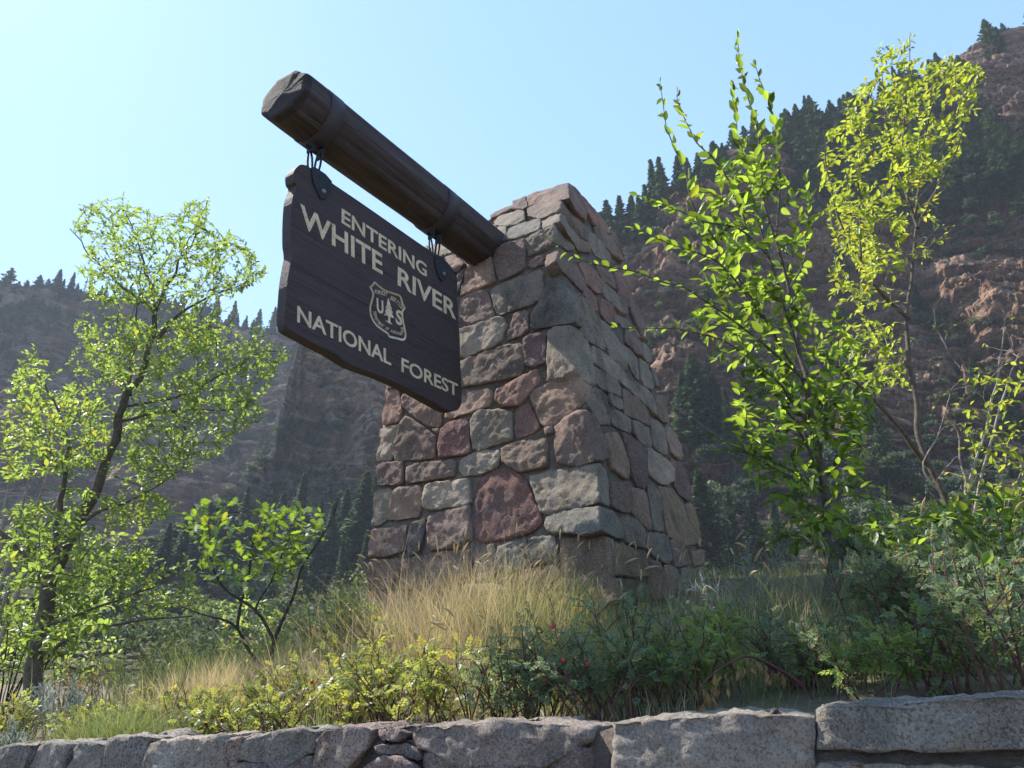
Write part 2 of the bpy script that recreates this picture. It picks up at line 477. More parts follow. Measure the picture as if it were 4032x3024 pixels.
right_place, right_top = make_hill('hill', [
    (1900, 1500, 2650, 200, 70), (2100, 1180, 2650, 210, 70), (2330, 1010, 2650, 215, 70), (2450, 950, 2650, 215, 70), (2540, 880, 2650, 215, 70),
    (2620, 760, 2650, 215, 70), (2760, 650, 2650, 218, 70), (2900, 580, 2650, 222, 70), (3050, 530, 2650, 226, 70), (3250, 450, 2650, 230, 70),
    (3420, 400, 2650, 232, 70), (3560, 330, 2650, 236, 70), (3720, 260, 2650, 240, 70), (3860, 170, 2650, 244, 70), (4032, 110, 2650, 250, 70), (4600, -150, 2650, 260, 75), (5200, -350, 2650, 270, 80)],
    560, 330, M_CLIFFR, 5.5, 0.42, 1.8, 37, ([0, 0.2, 0.33, 0.45, 0.62, 0.72, 0.86, 1], [0, 0.32, 0.5, 0.56, 0.70, 0.76, 0.86, 1]),
    'steep red brown cliff and wooded slope at the right',
    holes=[(3800, 1345, 95, 45, 14), (3920, 1310, 50, 40, 12), (3745, 1480, 45, 110, 8), (3060, 1330, 40, 70, 7), (2690, 1180, 50, 40, 6)])

# haze
hz = bpy.data.materials.new('haze_air')
hz.use_nodes = True
t = hz.node_tree
t.nodes.remove(t.nodes['Principled BSDF'])
pv = t.nodes.new('ShaderNodeVolumePrincipled')
pv.inputs['Color'].default_value = (0.80, 0.88, 1.0, 1)
pv.inputs['Density'].default_value = 0.00024
pv.inputs['Anisotropy'].default_value = 0.0
t.links.new(pv.outputs[0], t.nodes['Material Output'].inputs['Volume'])
bm = bmesh.new()
bmesh.ops.create_cube(bm, size=1, matrix=Matrix.Translation((0, 10, 239)) @ Matrix.Diagonal((2300, 2360, 484, 1)))
hme = bpy.data.meshes.new('haze'); bm.to_mesh(hme); bm.free(); hme.materials.append(hz)
tag(link('haze', hme), 'pale blue haze filling the canyon', kind='stuff')

# ------------------------------------------------------------------ conifers and scrub on the hills
def conifer_mesh(name, h, w_, nwh, per, seed, drop=0.25, sparse=0.0, clump=0.09):
    r = np.random.default_rng(seed)
    V, F, S = [], [], []
    n = 0
    for i in range(nwh):
        f = (i + 0.5) / nwh
        z = h * (0.10 + 0.9 * f)
        L = w_ * (1 - f) ** 0.85 * r.uniform(0.75, 1.15) + 0.02 * h * (1 - f * 0.5)
        a0 = r.uniform(0, 6.28)
        for k in range(per):
            if r.random() < sparse: continue
            a = a0 + k * 6.283 / per + r.uniform(-.35, .35)
            l = L * r.uniform(0.6, 1.2)
            d = np.array([math.cos(a), math.sin(a), 0]); s = np.array([-d[1], d[0], 0])
            nseg = 3
            sh = r.uniform(0, 1)
            for q in range(nseg + 2):
                u = r.uniform(0.25, 1.0)
                c = np.array([0, 0, z]) + d * l * u + np.array([0, 0, -drop * l * u * u + 0.02 * h * r.uniform(-1, 1)])
                sz = h * clump * r.uniform(0.35, 0.8) * (0.5 + 0.7 * (1 - f))
                v1 = d * sz + np.array([0, 0, r.uniform(-.5, .4) * sz]); v2 = s * sz * 0.8 + np.array([0, 0, r.uniform(-.5, .5) * sz])
                V += [c - v1 * .7, c + v2 * .7, c + v1, c - v2 * .7]
                F.append([n, n + 1, n + 2, n + 3]); n += 4
                S += [min(1, max(0, sh + r.uniform(-.2, .2)))] * 4
    # leader
    V += [(-.012 * h, 0, h * .9), (.012 * h, 0, h * .9), (0, 0, h * 1.03), (0, .01 * h, h * .9)]
    F.append([n, n + 1, n + 2, n + 3]); S += [.5] * 4
    return mk(name, np.array(V), [np.array(F)], M_NEEDLE, False, S)
def trunk_mesh(name, h, r0, mat):
    V = []; F = []
    for i, z in enumerate((-0.06 * h, h * 0.3, h * 0.97)):
        rr = r0 * (1.1, 0.75, 0.1)[i]
        for k in range(6):
            a = k * math.pi / 3
            V.append((rr * math.cos(a), rr * math.sin(a), z))
    for i in range(2):
        for k in range(6):
            F.append([i * 6 + k, i * 6 + (k + 1) % 6, i * 6 + 6 + (k + 1) % 6, i * 6 + 6 + k])
    return mk(name, V, [F], mat, True)
CON = [conifer_mesh('spruce_crown', 1, 0.17, 26, 7, 1, 0.3), conifer_mesh('spruce_crown', 1, 0.21, 24, 8, 2, 0.35), conifer_mesh('fir_crown', 1, 0.26, 22, 8, 3, 0.2),
       conifer_mesh('pine_crown', 1, 0.33, 16, 8, 4, -0.1, 0.25, 0.12), conifer_mesh('spruce_crown', 1, 0.15, 30, 6, 5, 0.4, 0.2), conifer_mesh('dead_crown', 1, 0.10, 14, 3, 6, 0.3, 0.5, 0.035)]
CONBIG = [conifer_mesh('spruce_crown', 1, 0.20, 52, 12, 11, 0.3, 0.05, 0.055), conifer_mesh('spruce_crown', 1, 0.24, 50, 13, 12, 0.35, 0.05, 0.055), conifer_mesh('fir_crown', 1, 0.17, 56, 11, 13, 0.3, 0.1, 0.05)]
TRK = trunk_mesh('conifer_trunk', 1, 0.018, M_DARKBARK)
def conifer(P, H, label, group, kinds=(0, 1, 2, 4), lib=None, name='conifer_tree'):
    me = (lib or CON)[rnd.choice(kinds)]
    o = empty(name, tuple(P))
    tag(o, label, 'conifer', group)
    for nm, mm in (('trunk', TRK), ('crown', me)):
        c = bpy.data.objects.new(nm, mm); C.objects.link(c); c.parent = o
        c.scale = (H * rnd.uniform(.75, 1.35), H * rnd.uniform(.75, 1.35), H)
        c.rotation_euler = (rnd.uniform(-.03, .03), rnd.uniform(-.03, .03), rnd.uniform(0, 6.28))
    return o
def px_h(P, px):       # metres that span px photo pixels at point P
    q = np.array(P) - EYE
    return px * (q[1] * cT + q[2] * sT) / FPX / 0.93

N_CON = 0
def where(px, x0, x1, words):
    return words[int(min(len(words) - 1, max(0, (px - x0) / (x1 - x0) * len(words))))]
def ridge_tree(place, px, ybase, ytop, label, group, kinds=(0, 1, 2, 4), lib=None):
    P = place(px, ybase)
    H = px_h(P, ybase - ytop)
    P = P - np.array([0, 0, H * 0.05])
    return conifer(P, H, label, group, kinds, lib)
# eleven conifers one can tell apart on the ridge beside the pillar
named = [(2325, 860, 779, 'small conifer rising just right of the pillar peak on the ridge'),
         (2375, 930, 735, 'thin sparse spire next to the second conifer right of the pillar'),
         (2403, 960, 719, 'tall narrow conifer against the sky, first large one right of the pillar'),
         (2449, 960, 716, 'narrow conifer against the sky, second large one right of the pillar'),
         (2490, 950, 702, 'dense conifer against the sky, third large one right of the pillar'),
         (2525, 930, 735, 'short conifer filling the gap beside the third large one'),
         (2552, 880, 692, 'bushy conifer at the foot of the rock knob on the ridge'),
         (2582, 800, 576, 'tallest conifer standing on the rock knob of the right ridge'),
         (2610, 800, 586, 'conifer right behind the tallest one on the rock knob'),
         (2681, 760, 593, 'conifer behind the left shoots of the elm sapling'),
         (2715, 740, 585, 'dense conifer on the ridge behind the elm shoots')]
for (px, yb, yt, lb) in named:
    ridge_tree(right_place, px, yb, yt, lb, 'conifers on the right ridge', (0, 4) if yb - yt > 170 else (1, 0))
for k in range(46):       # skyline of the right slope
    px = 2740 + k * 29.5 + rnd.uniform(-15, 15)
    g = right_top(px)
    ridge_tree(right_place, px, g + rnd.uniform(5, 40), g - 15 - 115 * rnd.random() ** 1.3, 'dark conifer on the right skyline, ' + where(px, 2740, 4100, ['behind the left elm shoots', 'above the middle of the elm', 'between elm and slender tree', 'behind the slender tree top', 'just right of the slender tree top', 'in the top right corner']), 'skyline conifers of the right slope', (0, 1, 2, 3, 5) if k % 6 == 0 else (0, 1, 2))
k = 0
tries = 0
while k < 80 and tries < 4000:          # woods on the upper right slope
    tries += 1
    px = rnd.uniform(2820, 4120)
    g = float(right_top(px))
    lim = np.interp(px, [2750, 3000, 3300, 3500, 3700, 3900, 4050, 4300], [60, 150, 300, 400, 470, 540, 640, 700])
    dy = rnd.uniform(20, lim)
    py = g + dy
    ridge_tree(right_place, px, py, py - rnd.uniform(95, 165), 'dark conifer ' + ('left of' if px < 3250 else 'behind' if px < 3550 else 'just right of' if px < 3900 else 'far right of') + ' the slender tree, ' + ('near the skyline' if dy < lim * .33 else 'midway up the woods' if dy < lim * .66 else 'low in the woods'), 'conifers in the woods of the upper right slope', (0, 1, 2, 3))
    k += 1
def forest(name, label, place, spots, lib, mat, z_up=True):
    rr_ = np.random.default_rng(len(spots)); V, F, S, n = [], [], [], 0
    raw = []
    for me in lib:
        co = np.empty(len(me.vertices) * 3, dtype=np.float32); me.vertices.foreach_get('co', co)
        q = np.empty(len(me.loops), dtype=np.int32); me.loops.foreach_get('vertex_index', q)
        sh = np.empty(len(me.vertices), dtype=np.float32); me.attributes['shade'].data.foreach_get('value', sh)
        raw.append((co.reshape(-1, 3), q.reshape(-1, 4), sh))
    for (px, py, hp) in spots:
        P = place(px, py); H = px_h(P, hp); co, q, sh = raw[rr_.integers(len(raw))]
        a = rr_.uniform(0, 6.28); wdt = H * rr_.uniform(.8, 1.7)
        ca, sa = math.cos(a) * wdt, math.sin(a) * wdt
        V.append(np.stack([co[:, 0] * ca - co[:, 1] * sa + P[0], co[:, 0] * sa + co[:, 1] * ca + P[1], co[:, 2] * H + P[2] - .06 * H], -1))
        F.append(q + n); S.append(np.clip(sh + rr_.uniform(-.35, .35), 0, 1)); n += len(co)
    o = link(name, mk(name, np.concatenate(V), [np.concatenate(F)], mat, False, np.concatenate(S)))
    tag(o, label, 'forest' if 'forest' in name else 'brush', None, 'stuff')
LOWC = [conifer_mesh('crown', 1, 0.22, 14, 6, 61 + i, 0.3, 0.05, 0.10) for i in range(4)]
sp = []
for i in range(720):
    px = rnd.uniform(2780, 4300); g = float(right_top(px)); lim = np.interp(px, [2750, 3000, 3300, 3500, 3700, 3900, 4050, 4300], [70, 170, 320, 430, 520, 600, 700, 760])
    u_ = rnd.random() ** .8
    sp.append((px, g + 15 + lim * u_, rnd.uniform(60, 130)))
for i in range(120):
    px = rnd.uniform(2500, 4200); py = rnd.uniform(1000, 1750)
    if fbm(np.array([px, py, 0.]), 0.006, 3, 4) > .1: sp.append((px, py, rnd.uniform(50, 110)))
forest('conifer_forest', 'dense dark conifer woods covering the upper part of the right slope', right_place, sp, LOWC, M_NEEDLE)
sp = [(px, float(far_top(px)) + rnd.random() ** 1.4 * 170 + 8, rnd.uniform(25, 60)) for px in [rnd.uniform(-300, 1250) for k in range(260)]]
for k in range(300):
    px = rnd.uniform(-300, 1200); py = rnd.uniform(1350, 2150)
    if fbm(np.array([px, py * 2, 0.]), 0.004, 3, 8) > .12: sp.append((px, py, rnd.uniform(30, 75)))
forest('conifer_forest', 'hazy dark conifer patches on the ledges of the distant left canyon wall', far_place, sp, LOWC, M_NEEDLE)
sp = []
for k in range(240):
    px = rnd.uniform(250, 1500); y0_ = float(mid_top(px)); py = y0_ + rnd.uniform(20, 900)
    if py > 2300 or (px > 1120 and py < 1560 and rnd.random() < .7): continue
    sp.append((px, py, rnd.uniform(25, 70)))
forest('conifer_forest', 'scattered conifers on the slope and ledges of the dark buttress', mid_place, sp, LOWC, M_NEEDLE)
# conifers at the foot of the right cliff
foot = [(2760, 1700, 1330), (2700, 1720, 1420), (2840, 1760, 1400), (2890, 1800, 1480), (2620, 1800, 1620), (2560, 1820, 1680), (2960, 1830, 1560), (3030, 1900, 1640),
        (2700, 2200, 1830), (2640, 2150, 1880), (2800, 2260, 1800), (2890, 2240, 1900), (2980, 2250, 1950), (3080, 2220, 1930), (2580, 1600, 1500), (3440, 1700, 1480), (3500, 1900, 1600), (3860, 1560, 1380), (3960, 1300, 1130), (4000, 1700, 1420), (3900, 2000, 1700)]
for i, (px, yb, yt) in enumerate(foot):
    P = right_place(px, yb)
    ridge_tree(right_place, px, yb, yt, [where(px, 2560, 2850, ['dark conifer close beside the right edge of the pillar', 'dark conifer midway between pillar and elm', 'dark conifer just left of the elm']) + (', at cliff foot' if yb < 2000 else ', lower down'), 'conifer in the shade behind the elm, ' + where(px, 2850, 3300, ['left of its stem', 'right behind its stem', 'right of its stem']) + (', upper one' if yb < 2000 else ', lower one'), 'dark conifer behind the bare branches, ' + where(px, 3400, 4010, ['by the slender tree trunk', 'near the right edge', 'at the right edge']) + where(yb, 1300, 2000, [', high up', ', midway', ', low'])][0 if px < 2850 else 1 if px < 3300 else 2], ['conifers between pillar and elm', 'conifers behind the elm', 'conifers on the lower right slope'][0 if px < 2850 else 1 if px < 3300 else 2], (0, 1, 2), CONBIG)
# left skyline
for i, (px, yb, yt, kd) in enumerate([(30, 1125, 1018, 3), (70, 1140, 1075, 3), (105, 1140, 1080, 2), (147, 1140, 1062, 3), (182, 1140, 1080, 3), (218, 1150, 1035, 1), (240, 1150, 1080, 2), (272, 1155, 1050, 0), (300, 1160, 1105, 2), (325, 1165, 1040, 5), (-40, 1120, 1040, 2), (-100, 1110, 1020, 1)]):
    ridge_tree(far_place, px, yb, yt, ['large round topped pine at the far left of the skyline', 'small pine just right of the large round one', 'low conifer on the left skyline beside a gap', 'lone bent pine with flat crown on the left skyline', 'small pine next to the lone bent pine', 'taller pyramid shaped pine on the left skyline', 'low dark conifer beside the pyramid shaped pine', 'slim spruce on the skyline left of the light green tree', 'low conifer between slim spruce and dead snag', 'dead grey snag on the left skyline', 'conifer on the far left cliff edge', 'conifer on the far left cliff edge'][i], 'trees on the left skyline', (kd,))
for k in range(44):
    px = 355 + k * 17.6 + rnd.uniform(-16, 16)
    g = float(far_top(px))
    hh = (12 + 62 * rnd.random() ** 1.6) if px < 800 else (25 + 95 * rnd.random() ** 1.4)
    ridge_tree(far_place, px, g + 12, g + 8 - hh, 'small hazy conifer on the skyline behind the light green tree', 'hazy conifers on the left skyline', (0, 1, 2, 4, 5) if k % 7 == 0 else (0, 1, 4))
for k in range(72):        # wooded gully left of the buttress
    px = rnd.uniform(830, 1200); py = rnd.uniform(1300, 1800)
    if k > 46: px = rnd.uniform(380, 900); py = float(far_top(px)) + rnd.uniform(20, 190)
    ridge_tree(far_place, px, py, py - rnd.uniform(70, 120), 'hazy blue green conifer ' + where(px, 380, 1200, ['behind the left of the light green tree', 'behind the middle of the light green tree', 'in the gully left of the sign', 'in the gully beside the lower left sign corner']) + where(py, 1300, 1800, [', high up', ', midway', ', low down']), 'hazy conifers in the gully left of the sign', (0, 1, 2))
for i, (px, yb, yt) in enumerate([(1150, 2260, 1850), (1085, 2250, 1930), (1020, 2240, 1960), (1400, 2330, 1870), (1340, 2320, 1930), (1455, 2300, 1890), (1280, 2360, 2000), (1220, 2350, 2060), (930, 2230, 1900), (860, 2220, 1950), (780, 2250, 1980), (700, 2260, 2050), (1330, 2420, 2120), (1420, 2420, 2100), (1180, 2440, 2180), (1060, 2440, 2200), (620, 2300, 2080), (960, 2420, 2200), (1250, 2180, 1960)]):
    ridge_tree(mid_place, px, yb, yt, where(px, 600, 1470, ['dark spruce just right of the light green tree', 'dark spruce in the gap left of the small oak', 'dark spruce behind the left half of the small oak', 'dark spruce behind the right half of the small oak', 'dark green spruce a little left of the pillar', 'dark green spruce touching the left edge of the pillar']) + (', the tallest there' if yb - yt > 370 else ', a mid sized one' if yb - yt > 260 else ', a short one'), 'spruces at the foot of the buttress', (0, 1, 2), CONBIG)

def bush_mesh(name, n, seed, mat, leaf=0.07, flat=0.75):
    r = np.random.default_rng(seed)
    lobes = [(r.uniform(-.28, .28), r.uniform(-.28, .28), r.uniform(.25, .62), r.uniform(.2, .34)) for _ in range(9)]
    V, F, S = [], [], []
    for i in range(n):
        L = lobes[r.integers(len(lobes))]
        d = r.normal(size=3); d /= np.linalg.norm(d)
        c = np.array(L[:3]) + d * L[3] * r.uniform(.75, 1.08)
        c[2] = max(0.02, c[2] * flat)
        a = r.normal(size=3); a /= np.linalg.norm(a); b_ = np.cross(a, r.normal(size=3)); b_ /= np.linalg.norm(b_)
        s = leaf * r.uniform(.5, 1.1)
        k = len(V)
        V += [c - a * s, c + b_ * s * .6, c + a * s, c - b_ * s * .6]
        F.append([k, k + 1, k + 2, k + 3]); S += [np.clip(L[3] * 2 - .2 + r.uniform(-.35, .35), 0, 1)] * 4
    return mk(name, np.array(V), [np.array(F)], mat, False, S)
BUSH = [bush_mesh('bush_foliage', 1500, 20 + i, M_SCRUB, 0.06) for i in range(3)]
BUSHY = [bush_mesh('bush_foliage', 1600, 30, M_LLEAF, 0.055)]
BUSHN = [bush_mesh('bush_foliage', 1500, 40, M_NEEDLE, 0.06)]
def bush(place, px, py, wpx, label, group, lib=BUSH, name='hillside_bush'):
    P = place(px, py)
    Wm = px_h(P, wpx)
    o = bpy.data.objects.new(name, rnd.choice(lib)); C.objects.link(o)
    o.location = P - np.array([0, 0, Wm * .05]); o.scale = (Wm, Wm, Wm * rnd.uniform(.75, 1.1)); o.rotation_euler = (0, 0, rnd.uniform(0, 6.28))
    tag(o, label, 'bush', group)
for k in range(84):
    px = rnd.uniform(2540, 4200); py = rnd.uniform(1750, 2420)
    nm = 0 if px < 3150 else 1 if px < 3650 else 2
    bush(right_place, px, py, rnd.uniform(70, 170), [where(px, 2540, 3150, ['green bush touching the right edge of the pillar', 'green bush midway between pillar and elm', 'green bush just left of the elm stem']) + where(py, 1750, 2420, [', high on the slope', ', halfway down', ', low down']), 'green bush behind the elm trunk' + where(px, 3150, 3650, [', left of it', ', right of it', ', under the elm limb']) + where(py, 1750, 2420, [', high up', ', midway', ', low down']), 'olive green bush behind the bare branches at the right'][nm], ['bushes between pillar and elm', 'bushes behind the elm trunk', 'bushes behind the bare branches'][nm], BUSHN if k % 3 == 0 else BUSH)
for k in range(84):
    px = rnd.uniform(3560, 4200); py = rnd.uniform(650, 1300)
    if rnd.random() < .3: px = rnd.uniform(2800, 3600); py = rnd.uniform(700, 1500)
    bush(right_place, px, py, rnd.uniform(22, 60), 'small dark shrub growing on the right cliff' if px < 3560 else 'low shrub in the gully of the right cliff', 'shrubs on the right cliff' if px < 3560 else 'shrubs in the gully of the right cliff', BUSHN)
bush(right_place, 3870, 1130, 110, 'bright green round bush in the gully of the right cliff', None, [bush_mesh('bush_foliage', 1500, 51, M_ROSE, .055)])
bush(right_place, 3950, 1130, 95, 'yellow green bush beside the bright green one on the right cliff', None, BUSHY)
bush(right_place, 4010, 1020, 60, 'small yellow green bush at the right edge above the cliff', None, BUSHY)
for k in range(56):
    px = rnd.uniform(300, 1480); py = rnd.uniform(1620, 2300) 
    if py < float(mid_top(px)) + 10: py = float(mid_top(px)) + rnd.uniform(15, 250)
    bush(mid_place, px, py, rnd.uniform(30, 85), 'scrubby bush on the slope below the buttress', 'bushes on the slope below the buttress', BUSHN if k % 2 else BUSH)
for k in range(26):
    px = rnd.uniform(-200, 1000); py = rnd.uniform(1350, 2100)
    bush(far_place, px, py, rnd.uniform(30, 80), 'hazy dark bush on the distant left canyon wall', 'bushes on the distant left wall', BUSHN)
for k in range(38):
    px = rnd.uniform(380, 1480); py = rnd.uniform(2380, 2640)
    bush(mid_place, px, py, rnd.uniform(110, 210), where(px, 380, 1480, ['dark rounded bush behind the trunk of the light green tree', 'dark rounded bush under the curved bare branches', 'dark rounded bush behind the small oak stem', 'dark rounded bush beside the left foot of the pillar']) + where(py, 2380, 2640, [', upper row', ', lower row']), 'rounded bushes behind the planted slope', BUSH if k % 3 else BUSHN)
BL = [bush_mesh('brush', 260, 71 + i, M_SCRUB, .12) for i in range(3)]
forest('scrub_brush', 'scattered olive scrub on the ledges and gullies of the right cliff', right_place, [(rnd.uniform(2450, 4250), rnd.uniform(700, 1900), rnd.uniform(16, 50)) for k in range(420)], BL, M_SCRUB)
forest('scrub_brush', 'dry scrub dotting the slope of the dark buttress', mid_place, [(px, max(float(mid_top(px)) + 12, rnd.uniform(1600, 2300)), rnd.uniform(12, 40)) for px in [rnd.uniform(200, 1550) for k in range(260)]], BL, M_SCRUB)
bush(mid_place, 810, 2500, 190, 'round yellow bush behind the curved bare branches', None, BUSHY)
# ------------------------------------------------------------------ stone pillar
BF, BR_ = 0.05, 0.157
nF = D - BF * ZZ; kF = 4.36 - BF * 5.29
cA = hit(2197, 985, nF, kF)
mR = U + BR_ * ZZ; kR = mR @ cA
ZK = 5.142
nT = D - 0.60 * ZZ; kT = (4.36 + BF * (ZK - 5.29)) - 0.60 * ZK     # the top courses lean back
def onF(x, y):
    P = hit(x, y, nF, kF)
    return P if P[2] < ZK else hit(x, y, nT, kT)
def onR(x, y): return hit(x, y, mR, kR)
NF = -nF / np.linalg.norm(nF); NR = mR / np.linalg.norm(mR); NT = -nT / np.linalg.norm(nT)
pal = dict(p=(.31, .20, .17), r=(.22, .115, .105), m=(.23, .175, .16), g=(.255, .24, .205), b=(.20, .21, .20), t=(.37, .33, .28), l=(.42, .33, .28), d=(.17, .12, .12),
           o=(.28, .22, .15), k=(.12, .12, .125), w=(.23, .185, .155), y=(.30, .28, .24), R=(.25, .155, .145), c=(.34, .25, .205))
pal = {k: (min(.5, v[0] * 1.27 + .03), v[1] * 1.17 + .012, v[2] * 1.04 + .01) for k, v in pal.items()}
def hull_stone(name, sets, depth, proud, mat, col, parent, maxedge=0.05, rough=0.012, seed=0, inset=0.94, grow_=1.0):
    """sets: list of (points3D, normal). A rough block: full outline at the joint, shrunken outline proud of it."""
    bm = bmesh.new()
    allp = np.concatenate([np.array(p) for p, n in sets])
    for pts, nrm in sets:
        pts = np.array(pts)
        c = pts.mean(0)
        tl = Vector((rnd.uniform(-1, 1), rnd.uniform(-1, 1), rnd.uniform(-1, 1))) * .55
        sz_ = max(np.linalg.norm(pts - c, axis=1))
        for p in pts:
            q = c + (p - c) * grow_
            bm.verts.new(q - nrm * depth)
            bm.verts.new(q - nrm * 0.012)
            q = c + (p - c) * grow_
            bm.verts.new(q + nrm * proud * 0.72)
            q = c + (p - c) * inset
            bm.verts.new(q + nrm * proud * (1 + 0.35 * mnoise.noise(Vector(p) * 5) + tl.dot(Vector((p - c) / sz_))))
        bm.verts.new(c + nrm * proud * 1.02)
    r = bmesh.ops.convex_hull(bm, input=bm.verts)
    junk = [e for e in r['geom_interior'] if isinstance(e, bmesh.types.BMVert)] + [e for e in r['geom_unused'] if isinstance(e, bmesh.types.BMVert)]
    bmesh.ops.delete(bm, geom=list(set(junk)), context='VERTS')
    for it in range(4):
        es = [e for e in bm.edges if e.calc_length() > maxedge]
        if not es: break
        bmesh.ops.subdivide_edges(bm, edges=es, cuts=1, use_grid_fill=False)
        bmesh.ops.triangulate(bm, faces=[f for f in bm.faces if len(f.verts) > 3])
    for it in range(1):
        bmesh.ops.smooth_vert(bm, verts=bm.verts, factor=0.2, use_axis_x=True, use_axis_y=True, use_axis_z=True)
    bm.normal_update()
    off = Vector((seed * 3.7, seed * 1.3, seed * 7.1))
    mv = []
    for v in bm.verts:
        p = v.co
        a = mnoise.noise(p * 7 + off) * 0.75 + mnoise.noise(p * 17 + off) * 0.7 + mnoise.noise(p * 38 + off) * 0.7
        a += 1.6 * (abs(mnoise.noise(p * 5 - off)) - 0.3) + 0.9 * (abs(mnoise.noise(p * 13 - off)) - 0.3)
        mv.append(p + v.normal * a * rough)
    for v, p in zip(bm.verts, mv): v.co = p
    me = bm_mesh(name, bm, mat, True)
    # crisp where the block turns
    o = link(name, me, parent)
    j = 1 + rnd.uniform(-.09, .09)
    o.color = (col[0] * j, col[1] * j, col[2] * j, 1)
    return o

pillar = empty('stone_pillar', (0.0, 0.0, 0.0))
tag(pillar, 'big tapering pillar of mixed pink, grey and brown fieldstone carrying the sign beam', 'pillar')
A_ = lambda L: [(1400 + .63291 * x, 700 + .63291 * y) for x, y in L]
B_ = lambda L: [(1400 + .63291 * x, 1500 + .63291 * y) for x, y in L]
R1 = lambda L: [(2150 + .4728 * x, 700 + .4728 * y) for x, y in L]
R2 = lambda L: [(2150 + .4728 * x, 1100 + .4728 * y) for x, y in L]
R3 = lambda L: [(2150 + .4728 * x, 1500 + .4728 * y) for x, y in L]
R4 = lambda L: [(2150 + .525 * x, 1900 + .525 * y) for x, y in L]
S0 = lambda L: L
